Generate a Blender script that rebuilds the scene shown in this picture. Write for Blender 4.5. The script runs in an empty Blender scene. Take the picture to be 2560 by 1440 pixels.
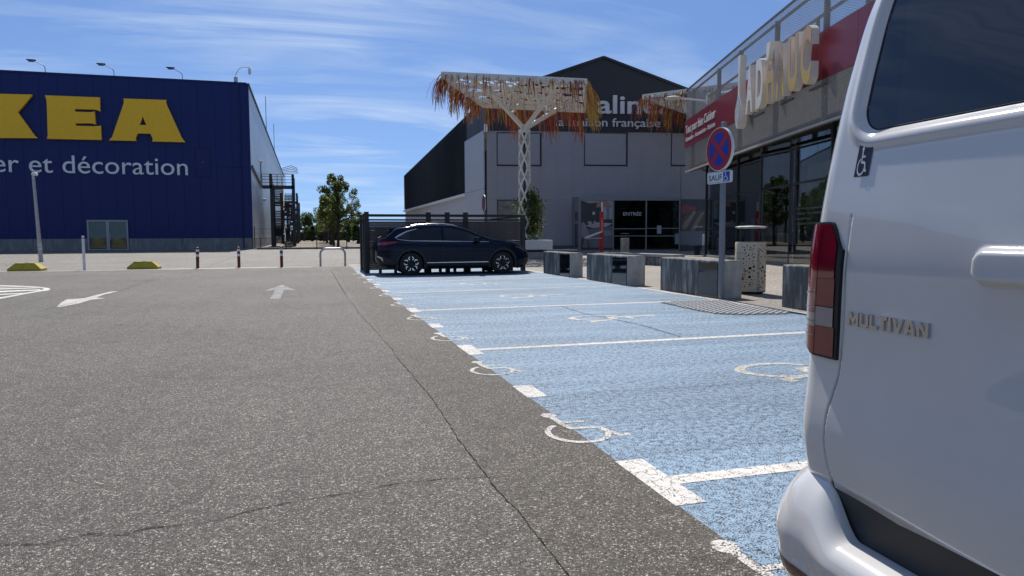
import bpy, bmesh, math, random
import numpy as np
from mathutils import Vector, Matrix
from mathutils.geometry import tessellate_polygon
R = math.radians
random.seed(7)
sc = bpy.context.scene
col = sc.collection
# ------------------------------------------------------------------ camera, light, exposure
CZ = 1.15; FPX = 1780.0
YAW, PIT, ROL = R(-16.0), R(4.25), R(-0.23)
camd = bpy.data.cameras.new('camera'); cam = bpy.data.objects.new('camera', camd); col.objects.link(cam)
CM = Matrix.Rotation(YAW, 4, 'Z') @ Matrix.Rotation(R(90) - PIT, 4, 'X') @ Matrix.Rotation(ROL, 4, 'Z')
cam.matrix_world = Matrix.Translation((0, 0, CZ)) @ CM
camd.sensor_width = 36; camd.lens = FPX / 2560 * 36
camd.clip_start = 0.05; camd.clip_end = 3000
sc.camera = cam
SUN_EL = 51.0; SUN_AZ = 4.5            # azimuth clockwise from +Y
w = bpy.data.worlds.new('World'); sc.world = w; w.use_nodes = True
nt = w.node_tree; nt.nodes.clear()
def N(tree, t, **k):
    n = tree.nodes.new(t)
    for a, b in k.items(): setattr(n, a, b)
    return n
sky = N(nt, 'ShaderNodeTexSky', sky_type='NISHITA'); sky.sun_disc = False
sky.sun_elevation = R(SUN_EL); sky.sun_rotation = R(SUN_AZ); sky.air_density = 1.0; sky.dust_density = 0.25; sky.ozone_density = 2.2
bg = N(nt, 'ShaderNodeBackground'); bg.inputs['Strength'].default_value = 0.085
out = N(nt, 'ShaderNodeOutputWorld')
tc = N(nt, 'ShaderNodeTexCoord'); sx = N(nt, 'ShaderNodeSeparateXYZ'); nt.links.new(tc.outputs['Generated'], sx.inputs[0])
def M2(tree, op, a, b=None, clamp=False):
    n = N(tree, 'ShaderNodeMath', operation=op); n.use_clamp = clamp
    for i, v in enumerate((a, b)):
        if v is None: continue
        if isinstance(v, (int, float)): n.inputs[i].default_value = v
        else: tree.links.new(v, n.inputs[i])
    return n.outputs[0]
zc = M2(nt, 'MAXIMUM', sx.outputs[2], 0.0); zd = M2(nt, 'ADD', zc, 0.12)
cx = M2(nt, 'DIVIDE', sx.outputs[0], zd); cy = M2(nt, 'DIVIDE', sx.outputs[1], zd)
cb = N(nt, 'ShaderNodeCombineXYZ'); nt.links.new(cx, cb.inputs[0]); nt.links.new(cy, cb.inputs[1])
mp = N(nt, 'ShaderNodeMapping'); mp.inputs['Rotation'].default_value = (0, 0, R(-24)); mp.inputs['Scale'].default_value = (0.38, 1.25, 1)
nt.links.new(cb.outputs[0], mp.inputs[0])
n1 = N(nt, 'ShaderNodeTexNoise'); n1.inputs['Scale'].default_value = 1.9; n1.inputs['Detail'].default_value = 9; n1.inputs['Roughness'].default_value = 0.62; n1.inputs['Distortion'].default_value = 0.9
nt.links.new(mp.outputs[0], n1.inputs[0])
n2 = N(nt, 'ShaderNodeTexNoise'); n2.inputs['Scale'].default_value = 0.75; n2.inputs['Detail'].default_value = 3
nt.links.new(cb.outputs[0], n2.inputs[0])
c1 = N(nt, 'ShaderNodeMapRange'); c1.inputs[1].default_value = 0.435; c1.inputs[2].default_value = 0.70; nt.links.new(n1.outputs[0], c1.inputs[0])
c2 = N(nt, 'ShaderNodeMapRange'); c2.inputs[1].default_value = 0.36; c2.inputs[2].default_value = 0.56; nt.links.new(n2.outputs[0], c2.inputs[0])
cl = M2(nt, 'MULTIPLY', c1.outputs[0], c2.outputs[0]); cl = M2(nt, 'MULTIPLY', cl, 0.78, True)
up_ = N(nt, 'ShaderNodeVectorMath', operation='ADD'); nt.links.new(tc.outputs['Generated'], up_.inputs[0]); up_.inputs[1].default_value = (0, 0, 0.10)
un_ = N(nt, 'ShaderNodeVectorMath', operation='NORMALIZE'); nt.links.new(up_.outputs[0], un_.inputs[0]); nt.links.new(un_.outputs[0], sky.inputs[0])
tn = N(nt, 'ShaderNodeVectorMath', operation='MULTIPLY'); nt.links.new(sky.outputs[0], tn.inputs[0]); tn.inputs[1].default_value = (0.78, 0.92, 1.16)
mxc = N(nt, 'ShaderNodeMix', data_type='RGBA'); nt.links.new(cl, mxc.inputs[0]); nt.links.new(tn.outputs[0], mxc.inputs[6])
mxc.inputs[7].default_value = (7.2, 8.6, 10.6, 1)
nt.links.new(mxc.outputs[2], bg.inputs[0]); nt.links.new(bg.outputs[0], out.inputs[0])
sl = bpy.data.lights.new('sun', 'SUN'); sl.energy = 4.8; sl.angle = R(0.53); sl.color = (1.0, 0.955, 0.89)
so = bpy.data.objects.new('sun', sl); col.objects.link(so)
sd = Vector((math.sin(R(SUN_AZ)) * math.cos(R(SUN_EL)), math.cos(R(SUN_AZ)) * math.cos(R(SUN_EL)), math.sin(R(SUN_EL))))
so.rotation_euler = sd.to_track_quat('Z', 'Y').to_euler(); so.location = (0, 0, 30)
vs = sc.view_settings; vs.view_transform = 'Standard'; vs.look = 'None'; vs.exposure = 0.12; vs.gamma = 1.0; vs.use_curve_mapping = False
sc.render.engine = 'CYCLES'; sc.cycles.max_bounces = 8; sc.cycles.transparent_max_bounces = 16

# ------------------------------------------------------------------ geometry from the picture plane to places in the world
CR = CM.to_3x3()
def ray(px, py): return CR @ Vector(((px - 1280) / FPX, (720 - py) / FPX, -1))
def gnd(px, py, z=0.0):
    d = ray(px, py); t = (z - CZ) / d.z; return Vector((d.x * t, d.y * t, z))
def atY(px, py, Y):
    d = ray(px, py); t = Y / d.y; return Vector((d.x * t, Y, CZ + d.z * t))
def hit(px, py, p0, n):
    d = ray(px, py); o = Vector((0, 0, CZ)); t = (Vector(p0) - o).dot(n) / d.dot(n); return o + d * t
CS, SN = math.cos(R(16)), math.sin(R(16))
def cw(X, Z, z=0.0): return Vector((X * CS + Z * SN, -X * SN + Z * CS, z))   # metres right of / ahead of the viewer -> world

# ------------------------------------------------------------------ mesh building
class MB:
    def __init__(s): s.v = []; s.f = []; s.m = []
    def add(s, vs, fs, mi=0):
        o = len(s.v); s.v += [tuple(p) for p in vs]
        for f in fs: s.f.append([i + o for i in f]); s.m.append(mi)
        return s
    def box(s, c, d, rz=0.0, bev=0.0, M=None, mi=0):
        h = [x / 2 for x in d]
        if bev > 0:
            b = [max(x - bev, 1e-4) for x in h]; pts = []
            bm = bmesh.new(); bmesh.ops.create_cube(bm, size=1.0)
            for v in bm.verts: v.co = Vector((v.co.x * d[0], v.co.y * d[1], v.co.z * d[2]))
            bmesh.ops.bevel(bm, geom=bm.edges[:], offset=bev, segments=2, profile=0.5, affect='EDGES')
            vs = [v.co.copy() for v in bm.verts]; bm.verts.index_update(); fs = [[v.index for v in f.verts] for f in bm.faces]; bm.free()
        else:
            vs = [Vector((x * h[0], y * h[1], z * h[2])) for z in (-1, 1) for y in (-1, 1) for x in (-1, 1)]
            fs = [[0, 2, 3, 1], [4, 5, 7, 6], [0, 1, 5, 4], [2, 6, 7, 3], [0, 4, 6, 2], [1, 3, 7, 5]]
        if rz: vs = [Matrix.Rotation(rz, 3, 'Z') @ v for v in vs]
        if M is not None: vs = [M @ v for v in vs]
        c = Vector(c); return s.add([v + c for v in vs], fs, mi)
    def span(s, a, b, bev=0.0, mi=0):
        a, b = Vector(a), Vector(b); return s.box((a + b) / 2, [abs(b[i] - a[i]) for i in range(3)], bev=bev, mi=mi)
    def bar(s, a, b, w, h=None, mi=0, up=(0, 0, 1)):
        h = h or w; a, b = Vector(a), Vector(b); d = (b - a)
        L = d.length; d.normalize(); u = Vector(up)
        if abs(d.dot(u)) > 0.99: u = Vector((1, 0, 0))
        x = d.cross(u).normalized(); z = x.cross(d)
        vs = [p + x * i * w / 2 + z * j * h / 2 for p in (a, b) for i, j in ((-1, -1), (1, -1), (1, 1), (-1, 1))]
        return s.add(vs, [[0, 3, 2, 1], [4, 5, 6, 7], [0, 1, 5, 4], [1, 2, 6, 5], [2, 3, 7, 6], [3, 0, 4, 7]], mi)
    def tube(s, pts, r, n=8, cap=True, mi=0):
        pts = [Vector(p) for p in pts]; rr = r if isinstance(r, (list, tuple)) else [r] * len(pts); vs = []; fs = []
        pu = None
        for i, p in enumerate(pts):
            d = (pts[min(i + 1, len(pts) - 1)] - pts[max(i - 1, 0)]).normalized()
            u = Vector((0, 0, 1)) if abs(d.z) < 0.95 else Vector((1, 0, 0))
            if pu is not None: u = pu
            x = d.cross(u)
            if x.length < 1e-4: x = d.cross(Vector((0, 1, 0)))
            x.normalize(); y = x.cross(d).normalized(); pu = y
            for k in range(n):
                a = 2 * math.pi * k / n; vs.append(p + (x * math.cos(a) + y * math.sin(a)) * rr[i])
        for i in range(len(pts) - 1):
            for k in range(n): fs.append([i * n + k, i * n + (k + 1) % n, (i + 1) * n + (k + 1) % n, (i + 1) * n + k])
        if cap: fs.append(list(range(n))[::-1]); fs.append([(len(pts) - 1) * n + k for k in range(n)])
        return s.add(vs, fs, mi)
    def lathe(s, prof, n=24, c=(0, 0, 0), sx=1, sy=1, mi=0):
        vs = []; fs = []
        for r, z in prof:
            for k in range(n):
                a = 2 * math.pi * k / n; vs.append((c[0] + r * sx * math.cos(a), c[1] + r * sy * math.sin(a), c[2] + z))
        for i in range(len(prof) - 1):
            for k in range(n): fs.append([i * n + k, i * n + (k + 1) % n, (i + 1) * n + (k + 1) % n, (i + 1) * n + k])
        return s.add(vs, fs, mi)
    def prism(s, loops, f, a, b, mi=0):
        """loops of 2d points, extruded between depth a and b; f(u, v, depth) -> 3d"""
        flat = [p for l in loops for p in l]; tri = tessellate_polygon([[Vector((p[0], p[1], 0)) for p in l] for l in loops])
        n = len(flat); vs = [f(p[0], p[1], a) for p in flat]; fs = [list(t) for t in tri]
        if b is not None:
            vs += [f(p[0], p[1], b) for p in flat]; fs += [[i + n for i in t][::-1] for t in tri]; o = 0
            for l in loops:
                m = len(l)
                for i in range(m): j = (i + 1) % m; fs.append([o + i, o + j, o + j + n, o + i + n])
                o += m
        return s.add(vs, fs, mi)
    def grid(s, P, mi=0):
        P = [list(r) for r in P]; a, b = len(P), len(P[0])
        return s.add([p for r in P for p in r], [[i * b + j, i * b + j + 1, (i + 1) * b + j + 1, (i + 1) * b + j] for i in range(a - 1) for j in range(b - 1)], mi)
    def mesh(s, name, mats, smooth=False, fix=True):
        me = bpy.data.meshes.new(name); me.from_pydata(s.v, [], s.f)
        for m in (mats if isinstance(mats, (list, tuple)) else [mats]): me.materials.append(m)
        if max(s.m or [0]) > 0: me.polygons.foreach_set('material_index', s.m)
        if fix:
            bm = bmesh.new(); bm.from_mesh(me); bmesh.ops.recalc_face_normals(bm, faces=bm.faces[:])
            bm.to_mesh(me); bm.free()
        if smooth:
            me.polygons.foreach_set('use_smooth', [True] * len(me.polygons))
            if smooth != 2: me.set_sharp_from_angle(angle=R(38))
        me.update(); return me
def tag(o, label=None, cat=None, group=None, kind=None):
    for k, v in (('label', label), ('category', cat), ('group', group), ('kind', kind)):
        if v: o[k] = v
    return o
def thing(name, label, cat, loc=(0, 0, 0), rz=0.0, group=None):
    o = bpy.data.objects.new(name, None); col.objects.link(o); o.location = loc; o.rotation_euler = (0, 0, rz)
    o.empty_display_size = 0.2
    return tag(o, label, cat, group)
def part(name, mb, mat, parent=None, smooth=False, world=False, fix=True, label=None, kind=None, group=None, cat=None):
    me = mb if isinstance(mb, bpy.types.Mesh) else None
    if me is None:
        if world and parent is not None:
            p = parent; Mi = Matrix.Translation(p.location) @ Matrix.Rotation(p.rotation_euler.z, 4, 'Z'); Mi = Mi.inverted()
            mb.v = [tuple(Mi @ Vector(v)) for v in mb.v]
        me = mb.mesh(name, mat, smooth, fix)
    o = bpy.data.objects.new(name, me); col.objects.link(o)
    if parent is not None: o.parent = parent
    return tag(o, label, cat, group, kind)
def copy_tree(o, parent=None):
    c = o.copy(); col.objects.link(c)
    if parent is not None: c.parent = parent
    for ch in [x for x in TREE.get(o.name, [])]: copy_tree(ch, c)
    return c
TREE = {}
def reg(root):
    TREE.clear()
    for o in bpy.data.objects:
        if o.parent: TREE.setdefault(o.parent.name, []).append(o)

# ------------------------------------------------------------------ text
_tc = {}
def glyphs(txt, bold=0.0):
    """list of (x0, x1, verts2d, tris) per printed character, text height 1 em"""
    k = (txt, bold)
    if k in _tc: return _tc[k]
    cu = bpy.data.curves.new('t', 'FONT'); cu.body = txt; cu.size = 1; cu.offset = bold; cu.resolution_u = 4; cu.fill_mode = 'FRONT'
    o = bpy.data.objects.new('t', cu); col.objects.link(o); dg = bpy.context.evaluated_depsgraph_get()
    me = bpy.data.meshes.new_from_object(o.evaluated_get(dg)); bm = bmesh.new(); bm.from_mesh(me)
    bmesh.ops.remove_doubles(bm, verts=bm.verts[:], dist=1e-5); bm.verts.index_update()
    seen = set(); isl = []
    for v in bm.verts:
        if v.index in seen: continue
        st = [v]; seen.add(v.index); comp = []
        while st:
            q = st.pop(); comp.append(q)
            for e in q.link_edges:
                r_ = e.other_vert(q)
                if r_.index not in seen: seen.add(r_.index); st.append(r_)
        isl.append(comp)
    gl = []
    for comp in sorted(isl, key=lambda c: min(v.co.x for v in c)):
        a, b = min(v.co.x for v in comp), max(v.co.x for v in comp)
        for g in gl:
            ov = min(b, g[1]) - max(a, g[0])
            if ov > 0.5 * min(b - a, g[1] - g[0]): g[0] = min(a, g[0]); g[1] = max(b, g[1]); g[2] += comp; break
        else: gl.append([a, b, list(comp)])
    res = []
    for a, b, comp in gl:
        ix = {v.index: i for i, v in enumerate(comp)}; fs = set()
        for v in comp:
            for f in v.link_faces: fs.add(f)
        fl = [[ix[v.index] for v in f.verts] for f in fs]
        ed = {}
        for f in fl:
            for i in range(len(f)): ed[(f[i], f[(i + 1) % len(f)])] = 1
        bnd = [(i, j) for (i, j) in ed if (j, i) not in ed]
        res.append((a, b, [(v.co.x, v.co.y) for v in comp], fl, bnd))
    bm.free(); bpy.data.objects.remove(o); bpy.data.meshes.remove(me); bpy.data.curves.remove(cu)
    _tc[k] = res; return res
def glyph_mb(g, f, a, b=None, mi=0, mb=None):
    mb = mb or MB(); vs = [f(x, y, a) for x, y in g[2]]; n = len(vs); fs = [list(t) for t in g[3]]
    if b is not None:
        vs += [f(x, y, b) for x, y in g[2]]; fs += [[i + n for i in t][::-1] for t in g[3]]
        fs += [[i, j, j + n, i + n] for i, j in g[4]]
    return mb.add(vs, fs, mi)
def text_fit(txt, u0, u1, v0, vx, bold=0.0, cap=0.729):
    """map text to u0..u1 wide, baseline v0, capital height vx"""
    g = glyphs(txt, bold); a = min(x[0] for x in g); b = max(x[1] for x in g); s = (u1 - u0) / (b - a); t = vx / cap
    return g, (lambda x, y: (u0 + (x - a) * s, v0 + y * t))

# ------------------------------------------------------------------ materials
def mat(name, c, rough=0.6, metal=0.0, var=0.12, vs=3.0, bump=0.0, bs=40.0, coat=0.0, spec=0.5, streak=0.0, ior=None, stretch=None, dirt=0.0):
    m = bpy.data.materials.new(name); m.use_nodes = True; t = m.node_tree; b = t.nodes['Principled BSDF']
    b.inputs['Roughness'].default_value = rough; b.inputs['Metallic'].default_value = metal; b.inputs['Coat Weight'].default_value = coat
    b.inputs['Coat Roughness'].default_value = 0.03
    b.inputs['Specular IOR Level'].default_value = spec
    if ior: b.inputs['IOR'].default_value = ior
    co = N(t, 'ShaderNodeTexCoord'); mpn = N(t, 'ShaderNodeMapping'); t.links.new(co.outputs['Object'], mpn.inputs[0])
    if stretch: mpn.inputs['Scale'].default_value = stretch
    no = N(t, 'ShaderNodeTexNoise'); no.inputs['Scale'].default_value = vs; no.inputs['Detail'].default_value = 6; no.inputs['Roughness'].default_value = 0.6
    t.links.new(mpn.outputs[0], no.inputs[0])
    mr = N(t, 'ShaderNodeMapRange'); mr.inputs[1].default_value = 0.3; mr.inputs[2].default_value = 0.7; mr.inputs[3].default_value = 1 - var; mr.inputs[4].default_value = 1 + var
    t.links.new(no.outputs[0], mr.inputs[0])
    mx = N(t, 'ShaderNodeVectorMath', operation='SCALE'); mx.inputs[0].default_value = c; t.links.new(mr.outputs[0], mx.inputs['Scale'])
    last = mx.outputs[0]
    if dirt > 0:
        mp2 = N(t, 'ShaderNodeMapping'); mp2.inputs['Scale'].default_value = (6, 6, 0.9); t.links.new(co.outputs['Object'], mp2.inputs[0])
        nd = N(t, 'ShaderNodeTexNoise'); nd.inputs['Scale'].default_value = 1.2; nd.inputs['Detail'].default_value = 8; nd.inputs['Roughness'].default_value = 0.7; t.links.new(mp2.outputs[0], nd.inputs[0])
        r2 = N(t, 'ShaderNodeMapRange'); r2.inputs[1].default_value = 0.38; r2.inputs[2].default_value = 0.54; r2.inputs[3].default_value = 0; r2.inputs[4].default_value = dirt
        t.links.new(nd.outputs[0], r2.inputs[0])
        m3 = N(t, 'ShaderNodeMix', data_type='RGBA'); t.links.new(r2.outputs[0], m3.inputs[0]); t.links.new(last, m3.inputs[6]); m3.inputs[7].default_value = (c[0] * 0.22, c[1] * 0.24, c[2] * 0.27, 1)
        last = m3.outputs[2]
    t.links.new(last, b.inputs['Base Color'])
    if rough > 0.04:
        rr = N(t, 'ShaderNodeMapRange'); rr.inputs[1].default_value = 0.3; rr.inputs[2].default_value = 0.7; rr.inputs[3].default_value = rough * 0.88; rr.inputs[4].default_value = min(1, rough * 1.12)
        t.links.new(no.outputs[0], rr.inputs[0]); t.links.new(rr.outputs[0], b.inputs['Roughness'])
    if bump > 0:
        nb = N(t, 'ShaderNodeTexNoise'); nb.inputs['Scale'].default_value = bs; nb.inputs['Detail'].default_value = 4; t.links.new(co.outputs['Object'], nb.inputs[0])
        bp = N(t, 'ShaderNodeBump'); bp.inputs['Strength'].default_value = bump; bp.inputs['Distance'].default_value = 0.01
        t.links.new(nb.outputs[0], bp.inputs['Height']); t.links.new(bp.outputs[0], b.inputs['Normal'])
    return m
def ground_mat(name, dark, light, stone=0.0068, tint=None, cover=0.0, paint=None, crackw=0.0, rough=0.72, bumpd=0.004, contrast=1.0):
    """chip-seal: every voronoi cell is a stone; paint optionally lies over it with pits where it has worn off"""
    m = bpy.data.materials.new(name); m.use_nodes = True; t = m.node_tree; b = t.nodes['Principled BSDF']; L = t.links
    geo = N(t, 'ShaderNodeNewGeometry'); P = geo.outputs['Position']
    wob = N(t, 'ShaderNodeTexNoise'); wob.inputs['Scale'].default_value = 60; L.new(P, wob.inputs[0])
    wm = N(t, 'ShaderNodeVectorMath', operation='MULTIPLY_ADD'); L.new(wob.outputs['Color'], wm.inputs[0]); wm.inputs[1].default_value = (stone * 0.9,) * 3; L.new(P, wm.inputs[2])
    vo = N(t, 'ShaderNodeTexVoronoi', feature='F1'); vo.inputs['Scale'].default_value = 1 / stone; L.new(wm.outputs[0], vo.inputs['Vector'])
    ve = N(t, 'ShaderNodeTexVoronoi', feature='DISTANCE_TO_EDGE'); ve.inputs['Scale'].default_value = 1 / stone; L.new(wm.outputs[0], ve.inputs['Vector'])
    sep = N(t, 'ShaderNodeSeparateColor'); L.new(vo.outputs['Color'], sep.inputs[0])
    rp = N(t, 'ShaderNodeValToRGB'); e = rp.color_ramp.elements
    e[0].position = 0.0; e[0].color = (*dark, 1); e[1].position = 1.0; e[1].color = (*[min(1, x * 2.7) for x in light], 1)
    md = rp.color_ramp.elements.new(0.5); md.color = (*[(a + c) / 2 for a, c in zip(dark, light)], 1)
    m2 = rp.color_ramp.elements.new(0.86); m2.color = (*light, 1)
    L.new(sep.outputs[0], rp.inputs[0])
    ed = N(t, 'ShaderNodeMapRange'); ed.inputs[1].default_value = 0.0; ed.inputs[2].default_value = 0.2; ed.inputs[3].default_value = 0.22; ed.inputs[4].default_value = 1.0; L.new(ve.outputs['Distance'], ed.inputs[0])
    sc1 = N(t, 'ShaderNodeVectorMath', operation='SCALE'); L.new(rp.outputs[0], sc1.inputs[0]); L.new(ed.outputs[0], sc1.inputs['Scale'])
    big = N(t, 'ShaderNodeTexNoise'); big.inputs['Scale'].default_value = 0.35; big.inputs['Detail'].default_value = 5; L.new(P, big.inputs[0])
    mid = N(t, 'ShaderNodeTexNoise'); mid.inputs['Scale'].default_value = 5.5; mid.inputs['Detail'].default_value = 6; mid.inputs['Roughness'].default_value = 0.7; L.new(P, mid.inputs[0])
    bb = N(t, 'ShaderNodeMapRange'); bb.inputs[1].default_value = 0.3; bb.inputs[2].default_value = 0.7; bb.inputs[3].default_value = 0.84; bb.inputs[4].default_value = 1.14; L.new(big.outputs[0], bb.inputs[0])
    mm = N(t, 'ShaderNodeMapRange'); mm.inputs[1].default_value = 0.3; mm.inputs[2].default_value = 0.7; mm.inputs[3].default_value = 0.82; mm.inputs[4].default_value = 1.16; L.new(mid.outputs[0], mm.inputs[0])
    bm_ = M2(t, 'MULTIPLY', bb.outputs[0], mm.outputs[0])
    tmp_ = N(t, 'ShaderNodeMapping'); tmp_.inputs['Scale'].default_value = (0.22, 2.6, 1) if paint else (2.4, 0.12, 1); L.new(P, tmp_.inputs[0])
    trk = N(t, 'ShaderNodeTexNoise'); trk.inputs['Scale'].default_value = 1.0; trk.inputs['Detail'].default_value = 7; trk.inputs['Roughness'].default_value = 0.65; L.new(tmp_.outputs[0], trk.inputs[0])
    tk_ = N(t, 'ShaderNodeMapRange'); tk_.inputs[1].default_value = 0.32; tk_.inputs[2].default_value = 0.68; tk_.inputs[3].default_value = 0.93; tk_.inputs[4].default_value = 1.06; L.new(trk.outputs[0], tk_.inputs[0])
    stn = N(t, 'ShaderNodeTexNoise'); stn.inputs['Scale'].default_value = 1.1; stn.inputs['Detail'].default_value = 3; L.new(P, stn.inputs[0])
    st_ = N(t, 'ShaderNodeMapRange'); st_.inputs[1].default_value = 0.64; st_.inputs[2].default_value = 0.72; st_.inputs[3].default_value = 1.0; st_.inputs[4].default_value = 0.84; L.new(stn.outputs[0], st_.inputs[0])
    bm_ = M2(t, 'MULTIPLY', M2(t, 'MULTIPLY', bm_, tk_.outputs[0]), st_.outputs[0])
    sc2 = N(t, 'ShaderNodeVectorMath', operation='SCALE'); L.new(sc1.outputs[0], sc2.inputs[0]); L.new(bm_, sc2.inputs['Scale'])
    last = sc2.outputs[0]; h = ed.outputs[0]
    hs = M2(t, 'MULTIPLY', h, M2(t, 'ADD', sep.outputs[1], 0.4))
    if paint:
        # pits: clusters of cells whose random value is low, modulated by noise, plus cracks
        pit = N(t, 'ShaderNodeTexNoise'); pit.inputs['Scale'].default_value = 120; pit.inputs['Detail'].default_value = 5; pit.inputs['Roughness'].default_value = 0.62; L.new(P, pit.inputs[0])
        p2_ = N(t, 'ShaderNodeTexNoise'); p2_.inputs['Scale'].default_value = 26; p2_.inputs['Detail'].default_value = 3; L.new(P, p2_.inputs[0])
        mod = M2(t, 'ADD', M2(t, 'MULTIPLY', mid.outputs[0], 0.14), M2(t, 'MULTIPLY', M2(t, 'SUBTRACT', p2_.outputs[0], 0.5), 0.34))
        thr = M2(t, 'SUBTRACT', M2(t, 'ADD', pit.outputs[0], 0.07), M2(t, 'ADD', mod, M2(t, 'MULTIPLY', M2(t, 'SUBTRACT', 0.5, trk.outputs[0]), 0.12)))
        pm = N(t, 'ShaderNodeMapRange'); pm.inputs[1].default_value = cover; pm.inputs[2].default_value = cover + 0.035; L.new(thr, pm.inputs[0])
        mask = pm.outputs[0]
        if crackw > 0:
            cw_ = N(t, 'ShaderNodeTexNoise'); cw_.inputs['Scale'].default_value = 14; L.new(P, cw_.inputs[0])
            cm = N(t, 'ShaderNodeVectorMath', operation='MULTIPLY_ADD'); L.new(cw_.outputs['Color'], cm.inputs[0]); cm.inputs[1].default_value = (0.1,) * 3; L.new(P, cm.inputs[2])
            cv = N(t, 'ShaderNodeTexVoronoi', feature='DISTANCE_TO_EDGE'); cv.inputs['Scale'].default_value = 9; L.new(cm.outputs[0], cv.inputs['Vector'])
            ck = N(t, 'ShaderNodeMapRange'); ck.inputs[1].default_value = crackw * 0.4; ck.inputs[2].default_value = crackw; L.new(cv.outputs['Distance'], ck.inputs[0])
            mask = M2(t, 'MULTIPLY', mask, ck.outputs[0])
        pc = N(t, 'ShaderNodeVectorMath', operation='SCALE'); pc.inputs[0].default_value = paint; L.new(bm_, pc.inputs['Scale'])
        mx = N(t, 'ShaderNodeMix', data_type='RGBA'); L.new(mask, mx.inputs[0])
        dk = N(t, 'ShaderNodeVectorMath', operation='SCALE'); L.new(last, dk.inputs[0]); dk.inputs['Scale'].default_value = 0.34
        L.new(dk.outputs[0], mx.inputs[6]); L.new(pc.outputs[0], mx.inputs[7]); last = mx.outputs[2]
        hs = M2(t, 'ADD', M2(t, 'MULTIPLY', hs, 0.45), mask)
    L.new(last, b.inputs['Base Color']); b.inputs['Roughness'].default_value = rough; b.inputs['Specular IOR Level'].default_value = 0.35
    bp = N(t, 'ShaderNodeBump'); bp.inputs['Strength'].default_value = 0.75; bp.inputs['Distance'].default_value = bumpd; L.new(hs, bp.inputs['Height']); L.new(bp.outputs[0], b.inputs['Normal'])
    return m
def glass_mat(name, tint, rough=0.015, trans=0.4, ior=1.5):
    m = bpy.data.materials.new(name); m.use_nodes = True; t = m.node_tree; t.nodes.clear(); L = t.links
    o = N(t, 'ShaderNodeOutputMaterial'); tr = N(t, 'ShaderNodeBsdfTransparent'); tr.inputs[0].default_value = (*tint, 1)
    gl = N(t, 'ShaderNodeBsdfGlossy'); gl.inputs['Roughness'].default_value = rough; gl.inputs[0].default_value = (0.92, 0.95, 0.96, 1)
    fr = N(t, 'ShaderNodeFresnel'); fr.inputs[0].default_value = ior; mx = N(t, 'ShaderNodeMixShader')
    no = N(t, 'ShaderNodeTexNoise'); no.inputs['Scale'].default_value = 0.6; co = N(t, 'ShaderNodeTexCoord'); L.new(co.outputs['Object'], no.inputs[0])
    bp = N(t, 'ShaderNodeBump'); bp.inputs['Strength'].default_value = 0.015; bp.inputs['Distance'].default_value = 0.05; L.new(no.outputs[0], bp.inputs['Height']); L.new(bp.outputs[0], gl.inputs['Normal'])
    L.new(fr.outputs[0], mx.inputs[0]); L.new(tr.outputs[0], mx.inputs[1]); L.new(gl.outputs[0], mx.inputs[2]); L.new(mx.outputs[0], o.inputs[0]); return m

DK, LT = (0.064, 0.058, 0.049), (0.258, 0.232, 0.197)
A_ = {}
A_['asphalt'] = ground_mat('asphalt', DK, LT)
A_['patch'] = ground_mat('asphalt_strip', (0.061, 0.0535, 0.043), (0.232, 0.205, 0.168))
A_['lot'] = ground_mat('pale_asphalt', (0.16, 0.145, 0.125), (0.36, 0.33, 0.285), stone=0.011)
A_['gravel'] = ground_mat('pebble_concrete', (0.24, 0.2, 0.16), (0.56, 0.49, 0.41), stone=0.012)
A_['blue'] = ground_mat('blue_paint', (0.03, 0.035, 0.045), (0.1, 0.11, 0.12), paint=(0.285, 0.405, 0.53), cover=0.440, rough=0.62)
A_['white'] = ground_mat('white_paint', (0.05, 0.05, 0.05), (0.16, 0.15, 0.14), paint=(0.74, 0.70, 0.64), cover=0.385, crackw=0.012, rough=0.6)
A_['sym'] = ground_mat('worn_symbol_paint', (0.05, 0.05, 0.05), (0.16, 0.15, 0.14), paint=(0.70, 0.66, 0.60), cover=0.425, crackw=0.008, rough=0.6)
A_['worn'] = ground_mat('worn_white_paint', (0.05, 0.05, 0.045), (0.2, 0.18, 0.16), paint=(0.66, 0.63, 0.57), cover=0.41, rough=0.65)
A_['faint'] = ground_mat('faded_white_paint', DK, LT, paint=(0.48, 0.47, 0.45), cover=0.47, rough=0.7)
A_['dry'] = ground_mat('dry_grass_soil', (0.12, 0.08, 0.05), (0.26, 0.19, 0.11), stone=0.05)
A_['crack'] = mat('crack_shadow', (0.012, 0.011, 0.01), 0.95, spec=0.1)

# ------------------------------------------------------------------ ground
def sheet(name, x0, y0, x1, y1, z, m, kind='structure'):
    return part(name, MB().add([(x0, y0, z), (x1, y0, z), (x1, y1, z), (x0, y1, z)], [[0, 1, 2, 3]]), m, kind=kind, fix=False)
sheet('ground', -900, -600, 900, 1600, -0.004, A_['lot'])
sheet('car_park', -80, -30, 0.80, 27.3, 0.0, A_['asphalt'])
sheet('car_park_lane_strip', 0.80, -30, 1.49, 27.3, 0.0, A_['patch'])
sheet('blue_bay_surface', 1.49, -8, 6.93, 24.6, 0.0, A_['blue'])
part('pavement', MB().add([(6.93, -8, 0.002), (60, -8, 0.002), (60, 75, 0.002), (6.93, 75, 0.002)], [[0, 1, 2, 3]]), A_['gravel'], kind='structure', fix=False)
sheet('dry_grass_verge', -4.2, 65.2, 40, 260, 0.0, A_['dry'])
sheet('far_road', 6.2, 84, 60, 108, 0.012, A_['lot'])
def flat(name, polys, m, z=0.004):
    z = 0.0010 + z * 0.25
    mb = MB()
    for p in polys: mb.prism([p], lambda u, v, d: (u, v, d), z, None)
    o = part(name, mb, m, kind='structure', fix=False)
    me = o.data
    if me.polygons and sum(p.normal.z * p.area for p in me.polygons) < 0: me.flip_normals()
    return o
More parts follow.
